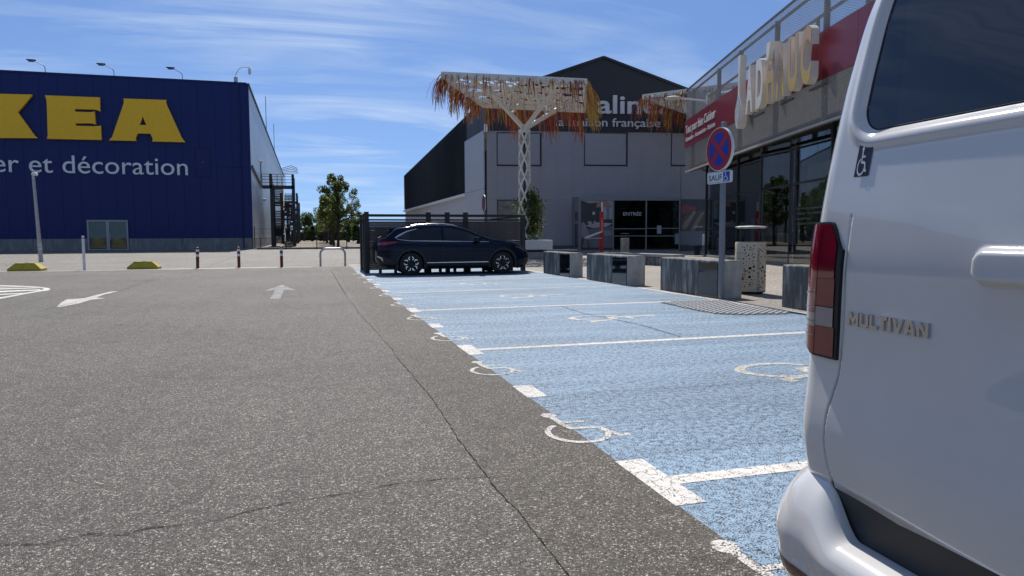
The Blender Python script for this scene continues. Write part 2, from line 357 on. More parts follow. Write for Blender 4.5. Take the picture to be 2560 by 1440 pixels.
# each big dash and separator on its own
def rect(x0, y0, x1, y1): return [(x0, y0), (x1, y0), (x1, y1), (x0, y1)]
sep_y = [(2.93, 2.96), (6.92, 7.03), (10.86, 10.97), (14.3, 14.9), (17.6, 18.25)]
for i, (ya, yb) in enumerate(sep_y):
    h = 0.055 if i < 3 else 0.05
    flat('bay_line', [[(1.6, ya - h), (6.86, yb - h), (6.86, yb + h), (1.6, ya + h)]], A_['white'] if i < 3 else A_['worn'])
flat('bay_line', [rect(6.84, 3, 6.95, 24.5)], A_['worn'], 0.0045)
k = 0
y = 0.95
while y < 24:
    tb = any(abs(y - s[0]) < 0.4 for s in sep_y[:3]); hl = 0.31 if tb else 0.2
    flat('edge_dash', [rect(1.475, y - hl, 1.625, y + hl)], A_['white'] if y < 12 else A_['worn'], 0.0055)
    y += 2.0
flat('bay_hatching', [[(1.55, 24.7 + i * 0.55), (3.2, 24.7 + i * 0.55), (3.2, 25.0 + i * 0.55), (1.55, 25.0 + i * 0.55)] for i in range(9)], A_['worn'])
# the wheelchair symbol: unit height, facing +u
def stroke(pts, w):
    out = []
    for i in range(len(pts) - 1):
        a, b = Vector(pts[i]), Vector(pts[i + 1]); d = (b - a).normalized(); n = Vector((-d.y, d.x)) * w / 2; e = d * w * 0.18
        out.append([tuple(a - n - e), tuple(b - n + e), tuple(b + n + e), tuple(a + n - e)])
    return out
def strip2(pts, w):
    """one mitred ribbon as a single polygon"""
    l, r_ = [], []
    for i, p in enumerate(pts):
        a = Vector(pts[max(i - 1, 0)]); b = Vector(pts[min(i + 1, len(pts) - 1)]); d = (b - a).normalized(); n = Vector((-d.y, d.x)) * w / 2
        p = Vector(p); l.append(tuple(p + n)); r_.append(tuple(p - n))
    return l + r_[::-1]
def wheelchair(w=0.075, head=0.08):
    polys = [[(0.34 + head * math.cos(a) * 1.0, 0.92 + head * math.sin(a)) for a in [2 * math.pi * i / 14 for i in range(14)]]]
    polys.append(strip2([(0.35, 0.84), (0.36, 0.62), (0.385, 0.44), (0.60, 0.425), (0.665, 0.38), (0.76, 0.12), (0.86, 0.145)], w * 1.05))
    polys.append(strip2([(0.39, 0.64), (0.62, 0.63)], w * 0.8))
    arc = [(0.40 + 0.29 * math.cos(a), 0.30 + 0.29 * math.sin(a)) for a in [R(118 + i * (232 / 22)) for i in range(23)]]
    polys.append(strip2(arc, w * 0.85)); return polys
def symbol(name, f, m, z, w=0.075, head=0.08):
    mb = MB()
    for j, p in enumerate(wheelchair(w, head)): mb.prism([[f(*q) for q in p]], lambda u, v, d: (u, v, d), z + j * 0.0003, None)
    o = part(name, mb, m, kind='structure', fix=False)
    if sum(p.normal.z * p.area for p in o.data.polygons) < 0: o.data.flip_normals()
    return o
y = 1.95
while y < 23:
    symbol('wheelchair_marking', lambda u, v, y=y: (1.25 + u * 0.6, y - 0.34 + v * 0.68), A_['sym'] if y < 9 else A_['worn'], 0.0016, 0.07, 0.085)
    y += 2.0
for yc in (4.95, 8.95, 12.7, 16.3):
    symbol('wheelchair_marking', lambda u, v, yc=yc: (3.46 + v * 1.3, yc + 0.42 - u * 0.95 + 0.12), A_['sym'], 0.0016, 0.085, 0.075)
# white line and markings on the left
flat('lot_edge_line', [rect(-60, 27.28, 0.15, 27.42)], A_['white'], 0.004)
flat('lot_edge_line', [[(-5.0, 27.5), (-1.0, 27.9), (0.1, 27.6), (-4, 27.4)]], A_['worn'], 0.006)
flat('direction_arrow', [[(-0.68, 13.7), (-0.5, 13.7), (-0.5, 15.9), (-0.24, 15.75), (-0.6, 17.6), (-0.9, 15.8), (-0.68, 15.9)]], A_['faint'], 0.004)
P = lambda l: [tuple(gnd(*p)[:2]) for p in l]
flat('direction_arrow', [P([(141, 768), (155, 755), (168, 748.5), (210, 746), (232, 740), (275, 729.5), (297, 728), (262, 736), (240, 744.5), (264, 745.5), (225, 750), (200, 758), (160, 766)])], A_['worn'], 0.004)
hb = MB()
isl = P([(-260, 712), (0, 713), (60, 715), (105, 718), (127, 723), (120, 727), (60, 737), (0, 748), (-200, 785)])
def inset(p, q): return [tuple(Vector(a).lerp(Vector(b), 0.0) ) for a, b in zip(p, q)]
outl = P([(-260, 711.5), (0, 713), (50, 714.5), (95, 717), (120, 720), (127, 723), (120, 726.5), (100, 729), (60, 736), (0, 747.5), (-200, 783)])
inn = P([(-200, 778), (0, 743.5), (56, 733.5), (92, 727), (106, 724.5), (110, 722.5), (106, 720.5), (90, 718.5), (48, 716.2), (0, 715), (-260, 714)])
flat('traffic_island_outline', [outl + inn], A_['white'], 0.004)
for a, b, c_, d_ in (((-200, 720), (60, 716.4), (48, 717.6), (-200, 723.5)), ((-200, 726), (88, 719), (100, 720.4), (-200, 731)), ((-200, 735.5), (103, 723.2), (98, 726), (-200, 741)), ((-200, 745.5), (72, 731.6), (50, 734.4), (-200, 751.5)), ((-200, 757), (10, 742.3), (-6, 744.5), (-200, 765))):
    flat('traffic_island_stripe', [P([a, b, c_, d_])], A_['white'], 0.005)
# cracks
def crack(pts, w, seed, z=0.0035):
    rnd = random.Random(seed); out = []
    for i in range(len(pts) - 1):
        a, b = Vector(pts[i]), Vector(pts[i + 1]); n = max(2, int((b - a).length / 0.035))
        for k_ in range(n):
            out.append(a.lerp(b, k_ / n))
    out.append(Vector(pts[-1])); off = 0.0; L_, R_ = [], []
    for i, p in enumerate(out):
        a, b = out[max(i - 1, 0)], out[min(i + 1, len(out) - 1)]; d = (b - a).normalized(); n = Vector((-d.y, d.x))
        off = off * 0.8 + rnd.uniform(-1, 1) * 0.005; q = p + n * off; ww = w * rnd.uniform(0.15, 1.0)
        L_.append(q + n * ww / 2); R_.append(q - n * ww / 2)
    mb = MB(); m_ = len(out)
    mb.add([(p.x, p.y, z) for p in L_ + R_], [[i, i + 1, m_ + i + 1, m_ + i] for i in range(m_ - 1)])
    o = part('asphalt_crack', mb, A_['crack'], kind='structure', fix=False)
    if o.data.polygons[0].normal.z < 0: o.data.flip_normals()
G2 = lambda l: [tuple(gnd(*p)[:2]) for p in l]
crack(G2([(1420, 1440), (1360, 1360), (1262, 1245), (1200, 1170), (1055, 967)]), 0.006, 1)
crack(G2([(1055, 967), (965, 858), (900, 785), (862, 735)]), 0.007, 2)
crack(G2([(862, 735), (845, 705), (828, 675)]), 0.016, 12)
crack(G2([(0, 1362), (120, 1360), (220, 1337), (290, 1340), (325, 1334), (380, 1322), (460, 1314), (560, 1300), (610, 1283), (730, 1258), (870, 1235), (1000, 1210), (1100, 1198), (1240, 1195)]), 0.007, 3)
crack(G2([(290, 1340), (325, 1335)]), 0.014, 4)
crack(G2([(520, 1000), (700, 985), (830, 962)]), 0.005, 5)
crack(G2([(380, 915), (560, 925), (800, 895)]), 0.005, 6)
crack(G2([(0, 701), (200, 697), (420, 690), (495, 677), (590, 641)]), 0.022, 7)
crack(G2([(110, 775), (300, 728), (390, 697)]), 0.015, 8)
crack(G2([(330, 940), (470, 948), (640, 930)]), 0.004, 9)
crack(G2([(1400, 765), (1460, 784), (1600, 812), (1700, 842)]), 0.02, 10)
crack(G2([(560, 642), (330, 655), (0, 660)]), 0.02, 13)
# ribbed ramp at the kerb
M_rib = mat('worn_ribbed_concrete', (0.42, 0.42, 0.41), 0.8, var=0.3, vs=30)
base = P([(1648, 757), (1690, 753), (1740, 751.5), (1800, 750), (1850, 762), (1900, 771), (1985, 784), (1960, 786), (1900, 788), (1850, 788), (1800, 786.5), (1750, 779), (1700, 768)])
flat('ribbed_crossing_base', [base], mat('dark_ribbed_base', (0.07, 0.08, 0.1), 0.85, var=0.3, vs=30), 0.006)
ribs = thing('ribbed_crossing', 'leaf-shaped ribbed grey warning surface at the kerb near the no-stopping sign', 'ramp marking', (6.2, 9.8, 0))
def inside(p, poly):
    c = False
    for i in range(len(poly)):
        a, b = poly[i], poly[i - 1]
        if (a[1] > p[1]) != (b[1] > p[1]) and p[0] < (b[0] - a[0]) * (p[1] - a[1]) / (b[1] - a[1]) + a[0]: c = not c
    return c
rm = MB()
xs = 5.2
for i in range(44):
    for j in range(40):
        q = (5.2 + i * 0.066, 8.3 + j * 0.115 + (i % 2) * 0.05)
        if inside(q, base) and inside((q[0], q[1] + 0.09), base): rm.box((q[0], q[1] + 0.045, 0.012), (0.03, 0.095, 0.012), rz=-0.25)
part('ribs', rm, M_rib, ribs, world=True, kind='stuff')

# ------------------------------------------------------------------ shared materials
M_conc = mat('weathered_concrete', (0.31, 0.295, 0.265), 0.85, var=0.3, vs=4, bump=0.6, bs=70, dirt=0.9)
M_concl = mat('pale_concrete', (0.42, 0.41, 0.38), 0.85, var=0.18, vs=6, bump=0.3, bs=60, dirt=0.25)
M_base = mat('concrete_plinth', (0.27, 0.27, 0.26), 0.85, var=0.15, vs=2, dirt=0.4)
M_steel = mat('galvanised_steel', (0.42, 0.43, 0.44), 0.42, metal=0.7, var=0.15, vs=8)
M_dsteel = mat('dark_grey_steel', (0.045, 0.05, 0.055), 0.5, metal=0.3, var=0.2)
M_black = mat('black_metal', (0.012, 0.013, 0.015), 0.4, var=0.2)
M_white = mat('white_paint_metal', (0.74, 0.74, 0.72), 0.45, var=0.06)
M_red = mat('red_paint', (0.55, 0.018, 0.015), 0.4, var=0.08)
M_glassD = glass_mat('shop_glass', (0.30, 0.36, 0.34), ior=1.52)
M_glassC = glass_mat('clear_door_glass', (0.8, 0.84, 0.82))
M_dark = mat('dark_interior', (0.055, 0.058, 0.055), 0.9, var=0.3)
M_floor = mat('shop_floor', (0.2, 0.19, 0.17), 0.5, var=0.1)

# ------------------------------------------------------------------ big blue store
X0, Y0 = -4.75, 67.0
def ik(px, py):
    p = hit(px, py, (X0, Y0, 0), Vector((0, 1, 0))); return p.x - X0, p.z
def iz(zx, zy): return ik(zx * 0.40276, zy * 0.40276 + 120)
HT = 14.32
bs = thing('furniture_store', 'huge dark blue metal-clad store with giant yellow letters and silver side wall', 'building', (X0, Y0, 0))
M_bl = mat('blue_cladding', (0.0022, 0.012, 0.115), 0.42, var=0.1, vs=0.6, bump=0.12, bs=3, spec=0.35)
M_bl2 = mat('blue_cladding_shadow_gap', (0.002, 0.010, 0.10), 0.6)
M_si = mat('silver_ribbed_cladding', (0.56, 0.58, 0.60), 0.38, metal=0.55, var=0.12, vs=1.0, stretch=(1, 1, 0.15))
M_yl = mat('yellow_sign_letter', (0.98, 0.55, 0.003), 0.42, var=0.05)
M_ltr = mat('pale_grey_sign_letter', (0.78, 0.78, 0.8), 0.5, var=0.03)
part('wall', MB().span((-110, 0.06, 0.0), (-0.05, 0.4, HT - 0.05)), M_bl2, bs)
part('roof', MB().span((-110, 0.4, HT - 0.5), (-0.1, 100, HT - 0.3)), M_dsteel, bs)
zs = ik(560, 418)[1]
PWd = 1.318; pm_lo = MB().box((0, 0, 0), (PWd - 0.022, 0.05, 1.0), bev=0.006).mesh('panel', M_bl); 
pl_h, pu_h = zs - 1.02, HT - zs - 0.12
low = MB().span((-PWd + 0.006, 0, 1.0), (-0.006, 0.055, zs - 0.008), bev=0.004).mesh('panel', M_bl)
upp = MB().span((-PWd + 0.006, 0, zs + 0.008), (-0.006, 0.055, HT), bev=0.004).mesh('panel', M_bl)
for i in range(34):
    for me in (low, upp):
        o = part('panel', me, None, bs); o.location = (-0.03 - i * PWd, 0, 0)
part('roof_edge', MB().span((-110, -0.05, HT), (0.02, 0.5, HT + 0.16), bev=0.02), M_bl, bs)
part('corner_trim', MB().span((-0.03, -0.03, 1.0), (0.16, 0.16, HT + 0.1), bev=0.02), M_bl, bs)
for i in range(9):
    a = -i * 5.6
    if -29 < a - 5.6 < -20: pass
    part('plinth_block', MB().span((a - 5.59, -0.06, -0.02), (a - 0.01, 0.3, 0.985), bev=0.015), M_base, bs)
# side wall : ribbed sheet, stepping over the seam
L_ = 100.0; rb = MB(); P_ = []
n = 400
for z in (1.0, 6.4, 6.45, HT):
    row = []
    for i in range(n):
        y = 0.2 + i * 0.25
        row += [(0.10, y, z), (0.10, y + 0.16, z), (0.07, y + 0.18, z), (0.07, y + 0.23, z)]
    P_.append(row)
rb.grid(P_); part('side_wall', rb, M_si, bs, kind='stuff')
part('side_plinth', MB().span((-0.3, 0.3, 0), (0.16, L_, 0.98)), M_base, bs)
part('side_roof_edge', MB().span((-0.2, 0.2, HT - 0.02), (0.22, L_, HT + 0.14)), M_dsteel, bs)
part('cable_tray', MB().bar((0.24, 0.3, 7.3), (0.24, 12.5, 6.55), 0.14, 0.2), M_dsteel, bs)
part('downpipe', MB().tube([(-0.62, -0.1, HT), (-0.62, -0.1, 0.1)], 0.045, 8), M_bl, bs)
for (y, z) in ((13.5, 9.0), (18, 5.2)): part('wall_light', MB().box((0.25, y, z), (0.25, 0.3, 0.3), bev=0.05), M_white, bs)
for y in (30.0, 53.0): part('roof_aerial', MB().tube([(0.1, y, HT), (0.1, y, HT + 4.5)], 0.04, 5), M_dsteel, bs)
for i in range(5):
    y = 84 + i * 3.0
    part('floodlight_arm', MB().tube([(0.1, y, HT + 0.3), (2.0, y, HT + 0.9 - 0.1 * i), (3.2, y, HT + 0.4)], 0.06, 5), M_dsteel, bs)
# hatch in the upper wall and the glass door
hx0, hz0 = iz(1212, 803); hx1, hz1 = iz(1306, 618)
hm = MB()
for a, b in (((hx0, hz0), (hx1, hz0 + 0.07)), ((hx0, hz1 - 0.07), (hx1, hz1)), ((hx0, hz0 + 0.07), (hx0 + 0.07, hz1 - 0.07)), ((hx1 - 0.07, hz0 + 0.07), (hx1, hz1 - 0.07))):
    hm.span((a[0], -0.06, a[1]), (b[0], -0.001, b[1]))
hf = part('hatch_frame', hm, M_bl, bs); part('hatch_leaf', MB().span((hx0 + 0.08, -0.02, hz0 + 0.08), (hx1 - 0.08, -0.002, hz1 - 0.08)), M_bl2, hf)
part('warning_label', MB().box(((hx0 + hx1) / 2, -0.03, (hz0 + hz1) / 2), (0.14, 0.01, 0.14)), mat('dull_red_label', (0.25, 0.03, 0.04), 0.5), hf)
dx0, dz0 = iz(549, 1249); dx1, dz1 = iz(795, 1068); dz0 = 0.03
M_fr = mat('aluminium_frame', (0.34, 0.35, 0.36), 0.45, metal=0.4, var=0.08)
dm = MB(); fw = 0.13; xm = (dx0 + dx1) / 2
for a, b in (((dx0, dz1 - fw), (dx1, dz1)), ((dx0, dz0), (dx0 + fw, dz1 - fw)), ((dx1 - fw, dz0), (dx1, dz1 - fw)), ((xm - 0.12, dz0), (xm + 0.12, dz1 - fw)), ((dx0 + fw, dz0), (xm - 0.12, dz0 + 0.1)), ((xm + 0.12, dz0), (dx1 - fw, dz0 + 0.1))):
    dm.span((a[0], -0.16, a[1]), (b[0], -0.065, b[1]), bev=0.01)
dr = part('glass_door', dm, M_fr, bs)
part('door_recess', MB().span((dx0 + fw, -0.075, dz0), (dx1 - fw, -0.066, dz1 - fw)), M_dark, bs)
for a, b in ((dx0 + fw, xm - 0.12), (xm + 0.12, dx1 - fw)):
    g_ = MB().span((a, -0.125, dz0 + 0.1), (b, -0.115, dz1 - fw)); part('pane', g_, M_glassC, dr)
    # yellow reflection in the glass, painted as a flat shape behind the pane
    ym = MB()
    pts = [(a + 0.1, dz0 + 0.18), (b - 0.1, dz0 + 0.18), (b - 0.15, dz0 + 0.75), (a + (b - a) * 0.55, dz0 + 1.1), (a + 0.25, dz0 + 0.9)]
    ym.prism([pts], lambda u, v, d: (u, d, v), -0.1, -0.08); part('yellow_reflection', ym, mat('yellow_reflection_paint', (0.5, 0.3, 0.02), 0.5, var=0.6, vs=2), dr)
part('door_handle', MB().tube([(xm + 0.2, -0.2, 0.9), (xm + 0.2, -0.2, 1.4)], 0.025, 6), M_steel, dr)
# giant letters
KL = [(-290, 282), (-75, 286), (-85, 300), (-88, 380), (-20, 288), (210, 294), (200, 308), (120, 403), (222, 545), (243, 563), (10, 562), (-3, 540), (-85, 440), (-85, 545), (-75, 562), (-290, 560), (-280, 545), (-283, 300)]
EL = [(287, 298), (625, 311), (628, 398), (612, 390), (590, 386), (473, 383), (473, 399), (560, 402), (582, 401), (594, 397), (600, 480), (588, 474), (565, 471), (477, 471), (478, 486), (590, 489), (615, 488), (632, 485), (636, 574), (300, 567), (305, 545), (299, 340), (295, 318)]
AL = [(772, 318), (1038, 327), (1034, 338), (1040, 358), (1132, 560), (1154, 588), (950, 583), (954, 568), (938, 535), (860, 533), (847, 562), (851, 580), (683, 576), (702, 556), (768, 365), (776, 338)]
for nm, l in (('K', [KL]), ('E', [EL]), ('A', [AL, [(891, 428), (914, 482), (872, 481)]])):
    part('sign_letter', MB().prism([[iz(*q) for q in lp] for lp in l], lambda u, v, d: (u, d, v), -0.34, -0.05), M_yl, bs, label='yellow letter ' + nm)
a_, z_ = iz(393, 775); b_, _ = iz(1168, 787); zt = iz(460, 664)[1]
g0 = glyphs('décoration', 0.0); full = glyphs('Mobilier et décoration', 0.0)
s_ = (b_ - a_) / (max(g[1] for g in g0) - min(g[0] for g in g0)); xr = max(g[1] for g in full); cap = (zt - z_) / 0.70
for i, g in enumerate(full):
    part('sign_letter', glyph_mb(g, lambda x, y, d: (b_ - (xr - x) * s_, d, z_ - 0.02 + y * cap), -0.14, -0.03), M_ltr, bs, label='pale grey letter ' + 'Mobilieretdécoration'[i] if len(full) == 20 else None)
# roof lamps of the store
def flood(px, top):
    x = ik(px, 195)[0]; t = thing('floodlight', top, 'lamp', (X0 + x, Y0 + 0.2, HT + 0.16), group='floodlights on the blue roof edge'); t.scale = (0.8, 0.8, 0.8)
    part('arm', MB().tube([(0, 0, 0), (0, -0.05, 0.5), (-0.12, -0.1, 0.7), (-0.8, -0.4, 1.02)], 0.035, 6), M_dsteel, t)
    part('lamp_head', MB().box((-1.05, -0.5, 1.08), (0.8, 0.35, 0.09), bev=0.02).box((-1.05, -0.5, 0.94), (0.5, 0.28, 0.07), bev=0.02), M_dsteel, t)
flood(112, 'leftmost floodlight on a bent arm above the blue wall'); flood(284, 'middle floodlight on a bent arm above the letter E'); flood(455, 'rightmost twin floodlight above the letter A')
x = ik(589, 205)[0]
t = thing('camera_mast', 'curved white mast with a hanging dome camera at the blue roof corner', 'camera', (X0 + x, Y0 + 0.3, HT + 0.16)); t.scale = (0.62, 0.62, 0.62)
part('bracket', MB().box((0, 0, 0.35), (0.5, 0.3, 0.9), bev=0.03), M_steel, t)
part('mast', MB().tube([(0, 0, 0.3), (0, 0, 1.0), (0.1, 0, 1.35), (0.45, 0, 1.9), (0.9, 0, 2.2), (1.9, 0, 2.25)], 0.06, 8), M_white, t)
part('camera_dome', MB().lathe([(0.02, 0), (0.16, -0.1), (0.2, -0.45), (0.22, -0.7), (0.15, -0.95), (0.01, -1.02)], 12, (1.85, 0, 2.2)), M_white, t, smooth=True)

# escape stairs on the silver side
def stairs(yc, label, top=6.35, w=3.2, dl=6.0):
    t = thing('escape_stair', label, 'staircase', (X0 + 0.2, yc, 0), group='steel escape stairs on the silver wall')
    cm = MB()
    for x in (0.95, w):
        for y in (0, 1.6, dl):
            part('post', MB().span((x - 0.13, y - 0.1, 0), (x + 0.13, y + 0.1, top + (1.25 if y == 0 or x == w else 0))), M_dsteel, t)
    part('platform', MB().span((0, -0.1, top - 0.28), (w + 0.1, 1.7, top)), M_dsteel, t)
    part('landing', MB().span((1.0, dl - 1.2, top * 0.72 - 0.15), (w, dl, top * 0.72)).span((1.0, -0.1, top * 0.45 - 0.15), (w, 1.3, top * 0.45)).span((1.0, dl - 1.2, top * 0.2 - 0.15), (w, dl, top * 0.2)), M_dsteel, t)
    r = MB()
    for z in (0.3, 0.62, 0.94, 1.2):
        r.tube([(0.05, -0.05, top + z), (w, -0.05, top + z), (w, 1.65, top + z)], 0.028, 5)
    for x in (0.05, 0.8, 1.6, 2.4, w): r.tube([(x, -0.05, top), (x, -0.05, top + 1.2)], 0.03, 5)
    part('railing', r, M_dsteel, t)
    lv = [(top, top * 0.72, 1.7, dl - 1.2, 1.0, 2.0), (top * 0.72, top * 0.45, dl - 1.2, 1.3, 2.15, w), (top * 0.45, top * 0.2, 1.3, dl - 1.2, 1.0, 2.0), (top * 0.2, 0, dl - 1.2, 1.3, 2.15, w)]
    lv += [(top * 0.9, top * 0.60, dl - 1.0, 1.5, 2.15, w), (top * 0.6, top * 0.32, 1.5, dl - 1.0, 1.0, 2.05), (top * 0.32, top * 0.05, dl - 1.0, 1.5, 1.0, 2.05)]
    for (z0, z1, y0, y1, xa, xb) in lv:
        part('stringer', MB().bar((xa, y0, z0 - 0.1), (xa, y1, z1 - 0.1), 0.06, 0.26).bar((xb, y0, z0 - 0.1), (xb, y1, z1 - 0.1), 0.06, 0.26), M_dsteel, t)
        m_ = 10
        for i in range(m_):
            f = (i + 0.5) / m_; part('tread', MB().box(((xa + xb) / 2, y0 + (y1 - y0) * f, z0 + (z1 - z0) * f), (xb - xa, 0.28, 0.11)), M_dsteel, t)
        part('handrail', MB().tube([(xa, y0, z0 + 1.0), (xa, y1, z1 + 1.0)], 0.03, 5).tube([(xa, y0, z0 + 0.5), (xa, y1, z1 + 0.5)], 0.025, 5).tube([(xb, y0, z0 + 1.0), (xb, y1, z1 + 1.0)], 0.03, 5).tube([(xb, y0, z0 + 0.5), (xb, y1, z1 + 0.5)], 0.025, 5), M_dsteel, t)
    part('cross_brace', MB().bar((1.0, -0.02, 0.2), (w, -0.02, top * 0.42), 0.07).bar((w, -0.03, top * 0.45), (1.0, -0.03, top * 0.9), 0.07), M_dsteel, t)
    part('door', MB().span((-0.12, 0.2, top), (-0.04, 1.4, top + 2.6)), M_dsteel, t)
    return t
stairs(81.5, 'nearest dark steel escape stair on the silver side wall', 6.6)
stairs(113.0, 'second dark steel escape stair, behind the nearest one')
stairs(145.0, 'farthest dark steel escape stair, mostly hidden by the others')

# ------------------------------------------------------------------ wire fence beyond the lot
fy = 64.6
fn = thing('mesh_fence', 'dark green welded mesh fence with thin posts beside the blue store', 'fence', (-4.3, fy, 0))
M_gf = mat('dark_green_wire', (0.012, 0.02, 0.016), 0.6)
for i in range(10): part('post', MB().box((i * 2.55, 0, 0.98), (0.07, 0.07, 1.96)), M_gf, fn)
wm_ = MB()
for i in range(int(23 / 0.11)): wm_.box((i * 0.11, 0, 0.92), (0.007, 0.007, 1.75))
for z in (0.1, 0.5, 0.95, 1.4, 1.78): wm_.box((11.5, 0.01, z), (23, 0.012, 0.014))
part('wire_mesh', wm_, M_gf, fn, kind='stuff')
part('kerb', MB().span((-4.2, fy + 0.15, -0.02), (20, fy + 0.45, 0.16), bev=0.02), M_base, kind='structure')

# ------------------------------------------------------------------ dark gabled shop behind the canopies
CA = cw(-1.66, 48.3); RZA = R(-10)
ua = Vector((math.cos(RZA), math.sin(RZA), 0)); na = Vector((-ua.y, ua.x, 0))
def al(px, py, dep=0.0):
    p = hit(px, py, CA + na * dep, na); q = p - CA; return q.dot(ua), p.z
sh = thing('gabled_shop', 'dark gabled shop with grey metal-clad lower storey and glazed entrance', 'building', CA, RZA)
M_an = mat('anthracite_cladding', (0.018, 0.021, 0.026), 0.55, var=0.12, vs=0.8, stretch=(1, 1, 0.2))
M_gr = mat('grey_cladding', (0.30, 0.30, 0.32), 0.5, var=0.08, vs=0.5, bump=0.08, bs=2)
M_gap = mat('cladding_joint', (0.25, 0.25, 0.265), 0.7)
ux, _ = al(1508, 145); zr = al(1508, 145)[1]; zb = al(1219, 326)[1]; ze = al(1219, 243)[1]
W2 = ux * 2
part('gable_wall', MB().prism([[(0, zb), (W2, zb), (W2, ze), (ux, zr), (0, ze)]], lambda u, v, d: (u, d, v), -0.06, 0.3), M_an, sh)
part('gable_trim', MB().bar((0, -0.1, ze + 0.02), (ux, -0.1, zr + 0.03), 0.2, 0.16).bar((ux, -0.1, zr + 0.03), (W2, -0.1, ze + 0.02), 0.2, 0.16), M_an, sh)
fyv = Vector((0, 1, 0)); loc = lambda p: (lambda q: (q.dot(ua), q.dot(na), q.z))(Vector(p) - CA)
c0 = CA + Vector((-0.05, 0, 0)); cf = CA + fyv * 41.7; zf = 8.5
# side: dark wall above, pale wall below, grey return at the corner
part('side_wall', MB().add([loc((c0.x, c0.y + 0.35, 4.36)), loc((cf.x, cf.y, 4.30)), loc((cf.x, cf.y, zf)), loc((c0.x, c0.y + 0.35, ze)), loc((c0.x + 0.3, c0.y + 0.35, 4.36)), loc((cf.x + 0.3, cf.y, 4.30)), loc((cf.x + 0.3, cf.y, zf)), loc((c0.x + 0.3, c0.y + 0.35, ze))], [[0, 1, 2, 3], [0, 1, 5, 4], [3, 2, 6, 7], [1, 2, 6, 5]]), M_an, sh)
sr = MB()
for i in range(80):
    y = 6.2 + i * 0.45; z1 = ze + (zf - ze) * y / 41.7
    q0 = loc((c0.x - 0.02, c0.y + y, 4.36)); q1 = loc((c0.x - 0.02, c0.y + y, z1)); sr.bar(q0, q1, 0.09, 0.05)
part('side_ribs', sr, M_an, sh, kind='stuff')
part('lower_side_wall', MB().add([loc((c0.x + 0.02, c0.y + 6, 0)), loc((cf.x + 0.02, cf.y, 0)), loc((cf.x + 0.02, cf.y, 4.3)), loc((c0.x + 0.02, c0.y + 6, 4.3))], [[0, 1, 2, 3]]), mat('pale_render', (0.52, 0.53, 0.55), 0.7, var=0.06, vs=0.4, dirt=0.1), sh)
part('gutter', MB().bar(loc((c0.x - 0.12, c0.y + 6, 4.2)), loc((cf.x - 0.12, cf.y, 4.15)), 0.22, 0.2), M_ltr, sh)
M_gs = mat('pale_grey_cladding', (0.46, 0.48, 0.51), 0.5, var=0.06, vs=0.5)
for i in range(5):
    a = loc((c0.x - 0.12, c0.y + 0.1 + i * 1.18, 0)); b = loc((c0.x - 0.12, c0.y + 0.1 + i * 1.18 + 1.165, 0))
    for z0, z1 in ((0.45, 4.28), (4.3, zb)):
        part('return_panel', MB().bar((a[0], a[1], (z0 + z1) / 2), (b[0], b[1], (z0 + z1) / 2), 0.08, z1 - z0), M_gs, sh)
part('roof', MB().add([(0, 0, ze), (ux, 0, zr), loc(CA + fyv * 42 + ua * ux + Vector((0, 0, zr - 1.5))), loc(cf + Vector((0, 0, zf))), (W2, 0, ze), loc(CA + fyv * 42 + ua * W2 + Vector((0, 0, zf)))], [[0, 1, 2, 3], [1, 4, 5, 2]]), M_an, sh)
part('wall', MB().span((0.03, 0.06, 0), (W2 + 14, 0.35, zb)), M_gap, sh)
part('rear_block', MB().span((0.6, 0.4, 0), (W2 + 14, 14, zb - 0.2)), M_gap, sh)
# grey cladding, one object per panel, leaving the blind bays and ground openings out
zj = al(1220, 499)[1]; base_z = 0.42
blind = [tuple(list(al(a, c)) + list(al(b, d))) for a, b, c, d in ((1242, 1354, 415, 332), (1460, 1569.5, 415, 332), (1677, 1786, 415.5, 332))]   # u0,z0,u1,z1
openg = [tuple(list(al(a, c)) + list(al(b, d))) for a, b, c, d in ((1243, 1355, 579, 500),)]
posterR = tuple(list(al(1701, 578)) + list(al(1757, 498)))
lb = [(0.0, None)]
pw = 1.18; nP = int((W2 + 12) / pw)
def cut(u0, u1, z0, z1, holes):
    """subtract vertical spans of the holes that overlap this strip"""
    rs = [(u0, u1, z0, z1)]
    for h in holes:
        nr = []
        for (a, b, c, d) in rs:
            if b <= h[0] or a >= h[2] or d <= h[1] or c >= h[3]: nr.append((a, b, c, d)); continue
            if a < h[0]: nr.append((a, h[0], c, d))
            if b > h[2]: nr.append((h[2], b, c, d))
            m0, m1 = max(a, h[0]), min(b, h[2])
            if c < h[1]: nr.append((m0, m1, c, h[1]))
            if d > h[3]: nr.append((m0, m1, h[3], d))
        rs = nr
    return [r for r in rs if r[1] - r[0] > 0.05 and r[3] - r[2] > 0.05]
box0, _ = al(1448, 560); box1, zc1 = al(1701, 493)
holes = blind + openg + [posterR] + [(box0 - 0.5, 0, box1, zc1 - 0.02)]
for i in range(nP):
    for z0, z1 in ((base_z, zj), (zj, zb - 0.01)):
        for (a, b, c, d) in cut(i * pw, (i + 1) * pw, z0, z1, holes):
            part('panel', MB().span((a + 0.0025, -0.0, c + 0.005), (b - 0.0025, 0.055, d - 0.005)), M_gr, sh)
for h in blind:
    f = MB()
    for (a, b, c, d) in ((h[0], h[2], h[1], h[1] + 0.1), (h[0], h[2], h[3] - 0.06, h[3]), (h[0], h[0] + 0.06, h[1] + 0.1, h[3] - 0.06), (h[2] - 0.12, h[2], h[1] + 0.1, h[3] - 0.06)):
        f.span((a, -0.02, c), (b, 0.05, d))
    fr_ = part('blind_window', f, M_black, sh); part('blind_panel', MB().span((h[0] + 0.06, 0.0, h[1] + 0.1), (h[2] - 0.12, 0.04, h[3] - 0.06)), mat('blind_grey', (0.30, 0.305, 0.325), 0.5, var=0.04), fr_)
h = openg[0]
